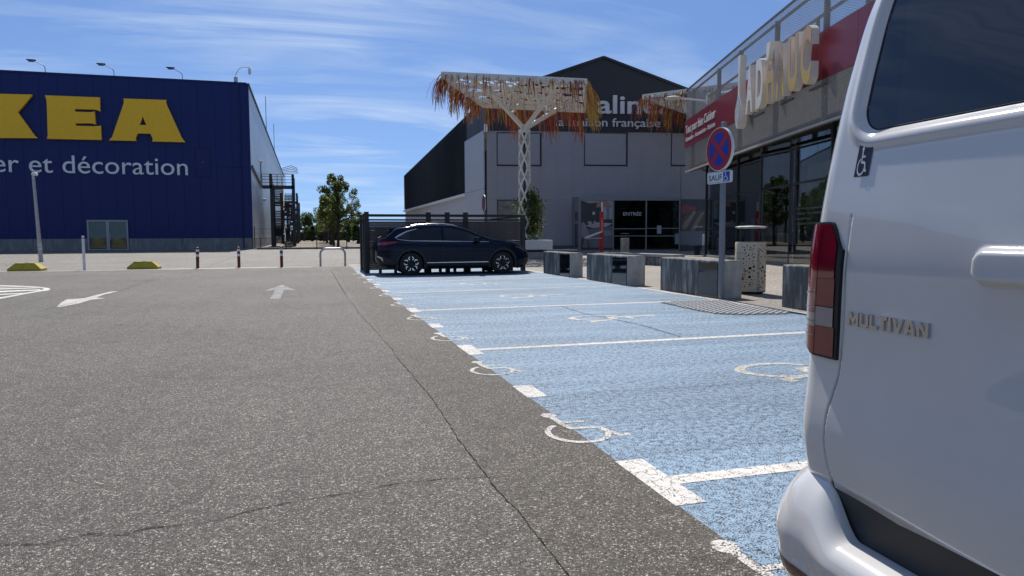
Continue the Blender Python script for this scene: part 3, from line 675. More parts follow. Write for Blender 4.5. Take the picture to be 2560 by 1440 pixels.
wf = part('window', MB().span((h[0], -0.02, h[1]), (h[0] + 0.06, 0.05, h[3])).span((h[2] - 0.06, -0.02, h[1]), (h[2], 0.05, h[3])).span((h[0], -0.02, h[3] - 0.05), (h[2], 0.05, h[3])), M_black, sh)
part('pane', MB().span((h[0] + 0.06, 0.0, h[1]), (h[2] - 0.06, 0.03, h[3] - 0.05)), mat('brown_window_reflection', (0.16, 0.13, 0.09), 0.12, var=0.75, vs=1.2, stretch=(1, 1, 2)), wf)  # mottled brown colour stands in for the reflection in mirror glass
part('plinth', MB().span((-0.02, -0.1, -0.02), (W2 + 12, 0.08, base_z), bev=0.02), mat('shop_plinth', (0.1, 0.1, 0.108), 0.8, var=0.15), sh)
# wall camera
part('wall_camera', MB().box((al(1216, 322)[0] - 0.05, -0.3, zb + 0.1), (0.25, 0.35, 0.5), bev=0.08), M_white, sh)
# lettering
def put_text(txt, p0, p1, ptop, m, root, f_, dep, bold, label=None, cap=0.729, each=True, font_word=None):
    u0, v0 = f_(*p0); u1, _ = f_(*p1); vt = f_(*ptop)[1]
    g, F = text_fit(txt, u0, u1, v0, vt - v0, bold, cap)
    if each:
        for i, q in enumerate(g): part('sign_letter', glyph_mb(q, lambda x, y, d: (F(x, y)[0], d, F(x, y)[1]), dep[0], dep[1]), m, root)
    else:
        mb = MB()
        for q in g: glyph_mb(q, lambda x, y, d: (F(x, y)[0], d, F(x, y)[1]), dep[0], dep[1], mb=mb)
        part('lettering', mb, m, root, label=label)
M_sl = mat('white_sign_letter', (0.62, 0.62, 0.63), 0.5, var=0.03)
put_text('alinea', (1492, 283.5), (1679, 283.5), (1455, 234), M_sl, sh, al, (-0.2, -0.07), 0.018, cap=0.76)
put_text('la maison française', (1389, 315), (1650, 315.6), (1400, 292.5), M_sl, sh, al, (-0.13, -0.065), 0.008, cap=0.76)
q0 = al(1380, 277); q1 = al(1466, 210)
lf = MB()
for a, b, c, d in ((q0[0], q1[0], q1[1] - 0.26, q1[1]), (q0[0], q1[0], q0[1], q0[1] + 0.26), (q0[0], q0[0] + 0.26, q0[1] + 0.26, q1[1] - 0.26), (q1[0] - 0.26, q1[0], q0[1] + 0.26, q1[1] - 0.26)):
    lf.span((a, -0.2, c), (b, -0.07, d))
part('square_logo', lf, M_sl, sh)
# glazed entrance box
D = -1.5
def en(px, py): return al(px, py, D)
e0, zt_ = en(1448, 493); e1, _ = en(1701, 493); ez = en(1450, 624)[1]; ez = max(0.1, ez)
M_ef = mat('entrance_frame', (0.24, 0.25, 0.27), 0.45, metal=0.2, var=0.05)
ent = part('entrance', MB().span((e0, D, zt_ - 0.22), (e1, 0.05, zt_), bev=0.02).span((e0, D, 0), (e1, 0.0, 0.13)), M_ef, sh)
def mull(px, w_=0.09):
    u = en(px, 560)[0]; part('mullion', MB().span((u - w_ / 2, D, 0.13), (u + w_ / 2, D + 0.1, zt_ - 0.22)), M_ef, ent); return u
us = [mull(p_) for p_ in (1450.5, 1533.5, 1615.5, 1699)]
def rail(pa, pb, py, th=0.06):
    a, z = en(pa, py); b, _ = en(pb, py); part('transom', MB().span((a + 0.05, D + 0.01, z - th / 2), (b - 0.05, D + 0.08, z + th / 2)), M_ef, ent)
rail(1534, 1615, 572); rail(1534, 1615, 590); rail(1616, 1698, 571); rail(1616, 1698, 590); rail(1616, 1698, 500, 0.05)
for a, b in ((us[1], us[2]), (us[2], us[3])): part('pane', MB().span((a + 0.045, D + 0.03, 0.14), (b - 0.045, D + 0.05, zt_ - 0.23)), M_glassD, ent)
part('side_frame', MB().span((e0 - 0.02, D + 0.1, 0.1), (e0 + 0.06, -0.02, zt_ - 0.22)), M_ef, ent)
for z0, z1 in ((0.3, 1.9), (2.1, 2.7)): part('side_pane', MB().span((e0 - 0.04, D + 0.3, z0), (e0 - 0.025, -0.3, z1)), mat('side_glass', (0.05, 0.055, 0.06), 0.08), ent)
part('interior', MB().span((us[1], -0.06, 0.1), (us[3], -0.03, zt_ - 0.3)), M_dark, ent)
part('interior_shelf', MB().span((us[1] + 0.3, -0.6, 0.13), (us[1] + 2.1, -0.3, 0.9)), mat('white_counter', (0.5, 0.5, 0.48), 0.5), ent)
for q_ in range(5): part('interior_light', MB().span((us[1] + 0.5 + q_ * 0.9, -0.9, zt_ - 0.75), (us[1] + 1.1 + q_ * 0.9, -0.85, zt_ - 0.70)), M_white, ent)
part('interior_panel', MB().span((us[1] + 1.5, -0.35, 0.13), (us[1] + 1.75, -0.3, 2.6)), M_ef, ent)
part('interior_panel', MB().span((us[2] + 1.2, -0.5, 0.13), (us[2] + 1.9, -0.4, 2.9)), mat('beige_curtain', (0.22, 0.22, 0.19), 0.8), ent)
part('notice', MB().span((us[2] + 0.75, D + 0.0, 1.2), (us[2] + 1.05, D + 0.01, 1.75)), mat('paper_notice', (0.35, 0.38, 0.38), 0.7), ent)
part('notice', MB().span((us[2] + 2.0, D + 0.0, 0.5), (us[2] + 2.3, D + 0.01, 1.2)), mat('green_notice', (0.2, 0.32, 0.3), 0.7), ent)
g, F = text_fit('ENTRÉE', en(1558, 539)[0], en(1604, 539)[0], en(1580, 539)[1], en(1580, 530)[1] - en(1580, 539)[1], 0.01)
M_et = mat('etched_letters', (0.5, 0.5, 0.5), 0.6)
for q in g: part('letter', glyph_mb(q, lambda x, y, d: (F(x, y)[0], d, F(x, y)[1]), D + 0.015, D + 0.022), M_et, ent)
# posters, flat prints
def poster(name, items, dep, root, fr, f_):
    for i, (nm, poly, c) in enumerate(items):
        pts = [f_(*p_) for p_ in poly]; part(nm, MB().prism([pts], lambda u, v, d: (u, d, v), dep - 0.004 * i, dep - 0.004 * i + 0.002), mat('print_' + nm, c, 0.5, var=0.12, vs=2), fr)
z5 = lambda x, y: (1160 + x * 0.2422, 420 + y * 0.2422)
def q5(l): return [z5(*p_) for p_ in l]
pf = part('dining_poster', MB().span((us[0] + 0.05, D + 0.03, 0.14), (us[1] - 0.05, D + 0.06, zt_ - 0.23)), mat('poster_dark', (0.05, 0.05, 0.058), 0.4), ent)
its = [('poster_floor', q5([(1208, 640), (1535, 600), (1535, 822), (1208, 822)]), (0.17, 0.16, 0.165)),
       ('poster_ceiling', q5([(1210, 335), (1535, 335), (1535, 400), (1400, 352), (1300, 365)]), (0.33, 0.33, 0.34)),
       ('poster_window', q5([(1425, 400), (1535, 400), (1535, 530), (1425, 530)]), (0.36, 0.38, 0.42)),
       ('poster_curtain', q5([(1470, 400), (1500, 400), (1500, 530), (1470, 530)]), (0.22, 0.22, 0.24)),
       ('poster_table', q5([(1255, 595), (1380, 560), (1535, 572), (1470, 605), (1330, 620)]), (0.42, 0.40, 0.40)),
       ('poster_chair', q5([(1210, 570), (1235, 555), (1262, 600), (1300, 720), (1290, 755), (1212, 700)]), (0.3, 0.27, 0.27)),
       ('poster_chair_leg', q5([(1215, 730), (1240, 735), (1218, 822), (1208, 822)]), (0.04, 0.04, 0.04)),
       ('poster_chair_leg', q5([(1270, 740), (1282, 740), (1296, 822), (1286, 822)]), (0.04, 0.04, 0.04)),
       ('poster_chair', q5([(1275, 560), (1290, 548), (1315, 552), (1322, 585), (1285, 585)]), (0.4, 0.38, 0.38)),
       ('poster_chair', q5([(1335, 550), (1358, 546), (1368, 570), (1340, 574)]), (0.4, 0.38, 0.38)),
       ('poster_chair', q5([(1440, 640), (1520, 650), (1535, 700), (1450, 700)]), (0.28, 0.25, 0.25)),
       ('poster_lamp', q5([(1365, 408), (1372, 360), (1400, 338), (1470, 338), (1498, 365), (1504, 408), (1470, 402), (1400, 404)]), (0.36, 0.2, 0.17)),
       ('poster_frame', q5([(1325, 452), (1352, 452), (1352, 482), (1325, 482)]), (0.5, 0.5, 0.5))]
poster('dining', its, D + 0.024, ent, pf, en)
h = posterR
pp = part('cushion_poster', MB().span((h[0] + 0.02, -0.01, h[1]), (h[2] + 1.5, 0.05, h[3])), mat('poster_slate', (0.10, 0.095, 0.12), 0.5), sh)
its = [('poster_bed', q5([(2240, 520), (2300, 470), (2460, 430), (2540, 430), (2540, 650), (2240, 650)]), (0.17, 0.14, 0.12)),
       ('poster_cushion', q5([(2240, 400), (2285, 372), (2310, 385), (2400, 405), (2395, 440), (2330, 460), (2240, 480)]), (0.33, 0.12, 0.11)),
       ('poster_blanket', q5([(2240, 600), (2370, 445), (2395, 450), (2300, 620), (2260, 640)]), (0.36, 0.31, 0.25)),
       ('poster_blanket', q5([(2330, 640), (2420, 500), (2460, 450), (2480, 460), (2380, 650)]), (0.34, 0.29, 0.22))]
poster('cushions', its, -0.016, sh, pp, al)
g, F = text_fit('alinea', al(1734, 569)[0], al(1757, 569)[0], al(1740, 569)[1], 0.18, 0.01)
for q in g: part('letter', glyph_mb(q, lambda x, y, d: (F(x, y)[0], d, F(x, y)[1]), -0.04, -0.034), M_white, pp)

# ------------------------------------------------------------------ kitchenware shop on the right with a metal lattice fascia
FL = [(8.95, 37.0), (8.9, 29.0), (8.93, 22.0), (9.1, 18.0), (9.45, 14.0), (10.2, 9.0), (11.3, 4.0)]
fp = [cw(*p_) for p_ in FL]
def catm(pts, n):
    out = []
    for i in range(len(pts) - 1):
        p0 = pts[max(i - 1, 0)]; p1 = pts[i]; p2 = pts[i + 1]; p3 = pts[min(i + 2, len(pts) - 1)]
        for k_ in range(n):
            t_ = k_ / n; out.append(0.5 * ((2 * p1) + (p2 - p0) * t_ + (2 * p0 - 5 * p1 + 4 * p2 - p3) * t_ * t_ + (3 * p1 - p0 - 3 * p2 + p3) * t_ ** 3))
    out.append(pts[-1].copy()); return out
fc = catm(fp, 14); sl_ = [0.0]
for i in range(1, len(fc)): sl_.append(sl_[-1] + (fc[i] - fc[i - 1]).length)
FLEN = sl_[-1]
def fpos(s, off=0.0, z=0.0):
    """point at arc length s along the curved front; off > 0 towards the car park"""
    s = max(-3.0, min(s, FLEN - 1e-4)); i = 0
    while i < len(sl_) - 2 and sl_[i + 1] < s: i += 1
    a, b = fc[i], fc[i + 1]; t_ = (s - sl_[i]) / (sl_[i + 1] - sl_[i]); p = a.lerp(b, t_); d = (b - a).normalized(); n = Vector((d.y, -d.x, 0))
    p = p + n * off; p.z = z; return p
def s_at(px):
    """arc length where the front crosses a picture column (seen from the eye)"""
    best = min(range(int(FLEN * 20)), key=lambda k_: abs(proj(fpos(k_ / 20, 0, 1.15))[0] - px)); return best / 20
def proj(p):
    q = CR.transposed() @ (Vector(p) - Vector((0, 0, CZ)))
    if -q.z < 0.2: return (99999, 0)
    return 1280 + FPX * q.x / -q.z, 720 - FPX * q.y / -q.z
# which side is 'towards the car park'
if fpos(10, 1.0).x > fpos(10, 0).x: SGN = -1
else: SGN = 1
_fp0 = fpos
def fpos(s, off=0.0, z=0.0): return _fp0(s, off * SGN, z)
ad = thing('kitchenware_shop', 'kitchenware shop with curved glass front under a perforated metal fascia and red band', 'building', fp[0])
HB, HTP = 4.37, 8.45; RB0, RB1 = 5.56, 6.91
M_mesh = mat('expanded_metal', (0.45, 0.45, 0.45), 0.55, metal=0.3, var=0.12)
M_post = mat('grey_steel_post', (0.13, 0.13, 0.13), 0.5, metal=0.4)
M_band = mat('crimson_band', (0.18, 0.008, 0.022), 0.35, var=0.05, vs=0.4)
lat = MB(); pitch = 0.105; Hh = HTP - HB
def lat_bar(s0, sgn):
    n_ = 26; pts = []
    for k_ in range(n_ + 1):
        z = HB + Hh * k_ / n_; s = s0 + sgn * (z - HB) * 2.4
        if 0 <= s <= FLEN - 0.5: pts.append((s, z))
    for a, b in zip(pts[:-1], pts[1:]):
        w_ = 0.0078; o_ = 0.0 if sgn > 0 else 0.006
        lat.add([fpos(a[0], o_, a[1] - w_), fpos(a[0], o_ + 0.008, a[1] + w_), fpos(b[0], o_ + 0.008, b[1] + w_), fpos(b[0], o_, b[1] - w_)], [[0, 1, 2, 3]])
s = -10.6
while s < FLEN + 10.6: lat_bar(s, 1); lat_bar(s, -1); s += 0.17
part('lattice_screen', lat, M_mesh, ad, world=True, kind='stuff', fix=False)
# the far end return of the screen
end = MB(); e_a = fpos(0, 0); e_n = (fpos(0, -1.0) - fpos(0, 0)).normalized()
k_ = 0
for i in range(60):
    for sg in (1, -1):
        z0 = HB - 1.2 + i * 0.105 if sg > 0 else HB + i * 0.105
        a = (0.0, z0); b = (1.1, z0 + sg * 1.1 / 0.62 * 0.62)
        za, zb2 = max(HB, min(HTP, a[1])), max(HB, min(HTP, b[1]))
        if abs(zb2 - za) < 0.2: continue
        end.bar(e_a + Vector((0, 0, za)), e_a + e_n * 1.1 + Vector((0, 0, zb2)), 0.01, 0.03)
part('lattice_return', end, M_mesh, ad, world=True, kind='stuff', fix=False)
def along(s0, s1, off0, off1, z0, z1, st=0.6, mb=None):
    mb = mb or MB(); n_ = max(2, int((s1 - s0) / st)); R_ = []
    for k_ in range(n_ + 1):
        s = s0 + (s1 - s0) * k_ / n_; R_.append([fpos(s, off0, z0), fpos(s, off1, z0), fpos(s, off1, z1), fpos(s, off0, z1), fpos(s, off0, z0)])
    mb.grid(R_); n4 = len(R_)
    mb.add([R_[0][i] for i in range(4)] + [R_[-1][i] for i in range(4)], [[0, 1, 2, 3], [4, 7, 6, 5]]); return mb
part('top_rail', along(0, FLEN - .6, -0.05, 0.03, HTP, HTP + 0.05), M_post, ad, world=True)
part('lower_trim', along(0, FLEN - .6, -0.05, 0.03, HB - 0.06, HB), M_mesh, ad, world=True)
# backing structure: posts, rails
sp = [s_at(p_) for p_ in (1716, 1776, 1827, 1912, 2029, 2136, 2290, 2480, 2700)]
for s in sp: part('fascia_post', along(s - 0.045, s + 0.045, -0.36, -0.2, HB, HTP, 0.2), M_post, ad, world=True)
for i in range(len(sp) - 1):
    s = (sp[i] + sp[i + 1]) / 2; part('baluster_post', along(s - 0.05, s + 0.05, -0.9, -0.8, RB1 - 0.3, HTP - 0.45, 0.2), M_post, ad, world=True)
part('handrail', along(0.3, FLEN - .6, -0.9, -0.82, HTP - 0.5, HTP - 0.43), M_post, ad, world=True)
part('handrail', along(0.3, FLEN - .6, -0.9, -0.85, HTP - 1.0, HTP - 0.97), M_post, ad, world=True)
part('fascia_beam', along(0, FLEN - .6, -0.32, -0.24, HTP - 0.10, HTP - 0.03), M_post, ad, world=True)
part('fascia_beam', along(0, FLEN - .6, -0.35, -0.22, HB + 0.0, HB + 0.1), M_post, ad, world=True)
# slab and back wall behind the lattice
GO = -1.02
M_bw = mat('grey_band_wall', (0.19, 0.195, 0.20), 0.6, var=0.08)
part('band_wall', along(0.2, FLEN - .6, GO - 0.25, GO + 0.02, 4.75, 6.5), M_bw, ad, world=True)
part('roof_slab', along(0.4, FLEN - .6, -14, GO - 0.26, 6.2, 6.5, 1.5), M_bw, ad, world=True)
part('soffit', along(0.1, FLEN - .6, GO - 0.2, -0.45, 4.6, 4.68), M_dsteel, ad, world=True)
sb = [s_at(1709) + 0.02, s_at(1862), s_at(2035), s_at(2137), s_at(2420), s_at(2900)]
sb[0] = 0.0
for a, b in zip(sb[:-1], sb[1:]): part('sign_band', along(a + 0.006, b - 0.006, 0.035, 0.075, RB0, RB1, 0.4), M_band, ad, world=True)
def onf(off):
    return lambda u, v, d: fpos(u, off + d, v)
M_wl = mat('white_vinyl_letter', (0.62, 0.6, 0.6), 0.5)
def ftext(txt, s0, s1, z0, caph, m, bold=0.0, name='lettering', label=None):
    g, F = text_fit(txt, s0, s1, z0, caph, bold, 0.729); mb = MB()
    for q in g: part('letter', glyph_mb(q, lambda x, y, d: fpos(F(x, y)[0], 0.078 + d, F(x, y)[1]), 0.0, 0.02), m, ad, world=True)
sA, sB_ = 0.35, s_at(1788)
ftext('Tout pour bien Cuisiner', sA, sB_, 6.22, 0.42, M_wl, 0.01, label='white words Tout pour bien Cuisiner')
ftext('Ustensiles - Accessoires - Robots', sA, sB_ - 0.05, 5.83, 0.22, M_wl, 0.006, label='white words Ustensiles, Accessoires, Robots')
# big box letters with a whisk
M_cop = bpy.data.materials.new('gold_to_copper_face'); M_cop.use_nodes = True; t_ = M_cop.node_tree; b_p = t_.nodes['Principled BSDF']; b_p.inputs['Roughness'].default_value = 0.45; b_p.inputs['Metallic'].default_value = 0.25
gm = N(t_, 'ShaderNodeNewGeometry'); sz = N(t_, 'ShaderNodeSeparateXYZ'); t_.links.new(gm.outputs['Position'], sz.inputs[0])
mrz = N(t_, 'ShaderNodeMapRange'); mrz.inputs[1].default_value = 5.5; mrz.inputs[2].default_value = 6.7; t_.links.new(sz.outputs[2], mrz.inputs[0])
cr_ = N(t_, 'ShaderNodeValToRGB'); cr_.color_ramp.elements[0].color = (0.56, 0.39, 0.11, 1); cr_.color_ramp.elements[1].color = (0.56, 0.33, 0.18, 1); t_.links.new(mrz.outputs[0], cr_.inputs[0]); t_.links.new(cr_.outputs[0], b_p.inputs['Base Color'])
M_cream = mat('cream_letter_side', (0.72, 0.68, 0.60), 0.4, var=0.04)
LZ0, LZ1 = 5.44, 7.1
lay = [('A', 1865, 1889, 0), ('D', 1890, 1914, 0), ('H', 1917, 1942, 1), ('A', 1940, 1970, 1), ('U', 1970, 2002, 1), ('C', 2002, 2036, 1)]
def s_front(px, off, z=6.2):
    return min((k_ / 50 for k_ in range(int(FLEN * 50))), key=lambda s: abs(proj(fpos(s, off, z))[0] - px))
for ch, pa, pb, gold in lay:
    s0, s1 = s_front(pa, 0.46), s_front(pb, 0.37)
    s1 = max(s1, s0 + 0.55); g = glyphs(ch, 0.045)[0]; sx_ = (s1 - s0) / (g[1] - g[0]); yy = [v[1] for v in g[2]]; sy_ = (LZ1 - LZ0) / (max(yy) - min(yy))
    F = lambda x, y: (s0 + (x - g[0]) * sx_, LZ0 + (y - min(yy)) * sy_)
    L0 = part('box_letter', glyph_mb(g, lambda x, y, d: fpos(F(x, y)[0], d, F(x, y)[1]), 0.46, 0.24), M_cream, ad, world=True, label='box letter ' + ch)
    fm = glyph_mb(g, lambda x, y, d: fpos(F(x, y)[0] , d, F(x, y)[1]), 0.470, None)
    o = part('letter_face', fm, M_cop if gold else M_cream, None); 
    for v in o.data.vertices: v.co = v.co - fp[0]
    o.parent = L0
# apostrophe
s0 = s_front(1915, 0.6)
part('apostrophe', MB().prism([[(s0, 6.75), (s0 + 0.22, 6.78), (s0 + 0.38, 7.3), (s0 + 0.05, 7.3)]], lambda u, v, d: fpos(u, d, v), 0.62, 0.25), M_cream, ad, world=True)
sw = s_front(1846, 0.5)
wk = [(0.05, 7.7), (0.32, 7.7), (0.24, 6.9), (0.26, 6.28), (0.46, 5.9), (0.5, 5.5), (0.36, 5.15), (0.1, 5.05), (-0.12, 5.2), (-0.2, 5.55), (-0.1, 5.95), (0.08, 6.28), (0.1, 6.9)]
sw -= 0.15
wo = part('whisk_sign', MB().prism([[(sw + u, v) for u, v in wk]], lambda u, v, d: fpos(u, d, v), 0.50, 0.26), M_cream, ad, world=True)
for i in range(5):
    c_ = 0.15 + (i - 2) * 0.11
    m_ = MB().tube([fpos(sw + 0.17, 0.51, 6.25), fpos(sw + c_, 0.53, 5.75), fpos(sw + c_ * 0.95, 0.53, 5.4), fpos(sw + 0.15, 0.51, 5.12)], 0.018, 6)
    m_.v = [tuple(Vector(v) - fp[0]) for v in m_.v]; part('whisk_wire', m_, M_white, wo)
for px in (1872, 1938, 2010):
    s0 = s_front(px, 0.3); part('letter_bracket', MB().bar(fpos(s0, 0.1, 5.38), fpos(s0 + 1.0, 0.1, 5.38), 0.06), M_post, ad, world=True)
# glazing
gs = [-0.0] + [min((k_ / 20 for k_ in range(int(FLEN * 20))), key=lambda s: abs(proj(fpos(s, GO, 1.15))[0] - px)) for px in (1843, 1904, 1975, 2076, 2200, 2380, 2640)]
gs[0] = 0.35
while gs[-1] + 3.2 < FLEN - 1: gs.append(gs[-1] + 3.2)
tz = 2.9
M_mul = mat('dark_mullion', (0.03, 0.032, 0.035), 0.4, metal=0.4)
M_gla = glass_mat('store_front_glass', (0.62, 0.70, 0.66), ior=1.9)
for s in gs: part('mullion', along(s - 0.035, s + 0.035, GO - 0.06, GO + 0.06, 0.06, 4.6, 0.07), M_mul, ad, world=True)
rnd = random.Random(3)
for a, b in zip(gs[:-1], gs[1:]):
    part('transom', along(a + 0.035, b - 0.035, GO - 0.05, GO + 0.04, tz - 0.035, tz + 0.035, 1), M_mul, ad, world=True)
    for z0, z1 in ((0.12, tz - 0.035), (tz + 0.035, 4.6)):
        # flat panes, each tipped slightly; two turned further to brighten their reflections
        p0, p1 = fpos(a + 0.035, GO), fpos(b - 0.035, GO); j = 0.13 if a == gs[2] else 0.05 if a == gs[3] else rnd.uniform(-0.012, 0.012); n_ = (fpos(a, GO + 1) - fpos(a, GO)).normalized()
        vs_ = [p0 + n_ * j, p1 - n_ * j, p1 - n_ * j, p0 + n_ * j]; zz = [z0, z0, z1, z1]
        vs_ = [Vector((v.x, v.y, z)) for v, z in zip(vs_, zz)]; part('pane', MB().add(vs_, [[0, 1, 2, 3]]), M_gla, ad, world=True, fix=False)
part('sill', along(0.3, gs[-1], GO - 0.15, GO + 0.1, -0.02, 0.11), M_base, ad, world=True)
part('interior_wall', along(0.6, gs[-1], GO - 5.2, GO - 5, 0, 4.7, 1), mat('interior_teal_grey', (0.30, 0.36, 0.34), 0.8, var=0.3, vs=0.5), ad, world=True)
part('interior_floor', along(0.6, gs[-1], GO - 5, GO - 0.2, 0.0, 0.06, 1), M_floor, ad, world=True)
part('interior_ceiling', along(0.4, gs[-1], GO - 5, GO - 0.1, 4.6, 4.72, 1), M_dark, ad, world=True)
part('end_wall', MB().span((0, 0, 0), (0.01, 0.01, 0.01)), M_dark, ad) if False else None
ew = MB(); a = fpos(0.3, GO); b = fpos(0.3, GO - 14)
ew.bar(Vector((a.x, a.y, 3.2)) + (b - a).normalized() * 0.2, Vector((b.x, b.y, 3.2)), 0.2, 6.4); part('end_wall', ew, mat('dark_end_glass', (0.02, 0.025, 0.025), 0.1), ad, world=True)
for (s, w_, hgt, c_) in ((2.5, 0.5, 1.9, (0.2, 0.16, 0.12)), (6, 1.6, 1.2, (0.3, 0.3, 0.28)), (9.5, 1.2, 2.1, (0.12, 0.13, 0.13)), (13, 1.8, 1.0, (0.3, 0.28, 0.25)), (17, 1.5, 1.7, (0.2, 0.2, 0.18))):
    part('display_stand', along(s, s + w_, GO - 2.4, GO - 1.6, 0.06, hgt, 0.5), mat('display_%d' % int(s), c_, 0.6, var=0.4), ad, world=True)
# window lettering, mirrored lines of small text high on the nearer pane
s0, s1 = gs[3] + 0.5, gs[4] - 0.35
M_pt = mat('grey_window_print', (0.13, 0.15, 0.15), 0.6)
for i, ln in enumerate(("Nous vous accompagnons dans", "la sélection des ustensiles", "et accessoires pour", "la préparation de vos cuisines")):
    g, F = text_fit(ln, s0, s0 + (s1 - s0) * (0.95, 0.9, 0.55, 1.0)[i], 1.98 - i * 0.17, 0.09, 0.0); mb = MB()
    for q in g: glyph_mb(q, lambda x, y, d: fpos(F(x, y)[0], GO + 0.03, F(x, y)[1]), 0, None, mb=mb)
    part('window_text', mb, M_pt, ad, world=True, kind='stuff')
# lamp reaching out of the lattice
s0 = s_at(1763); la = fpos(s0, 0.0, 7.2); lo = fpos(s0, 1.0) - fpos(s0, 0.0); lo.z = 0
t = thing('arm_lamp', 'slim white lamp with flat oval head reaching out from the lattice fascia', 'lamp', la)
part('arm', MB().tube([(0, 0, 0), lo * 1.2 + Vector((0, 0, 0.12))], 0.04, 8).tube([(0, 0, -0.15), (0, 0, 0.28)], 0.05, 8), M_white, t)
part('lamp_head', MB().lathe([(0.01, 0.05), (0.28, 0.04), (0.4, 0.0), (0.36, -0.05), (0.01, -0.06)], 20, lo * 1.55 + Vector((0, 0, 0.15))), M_white, t, smooth=True)

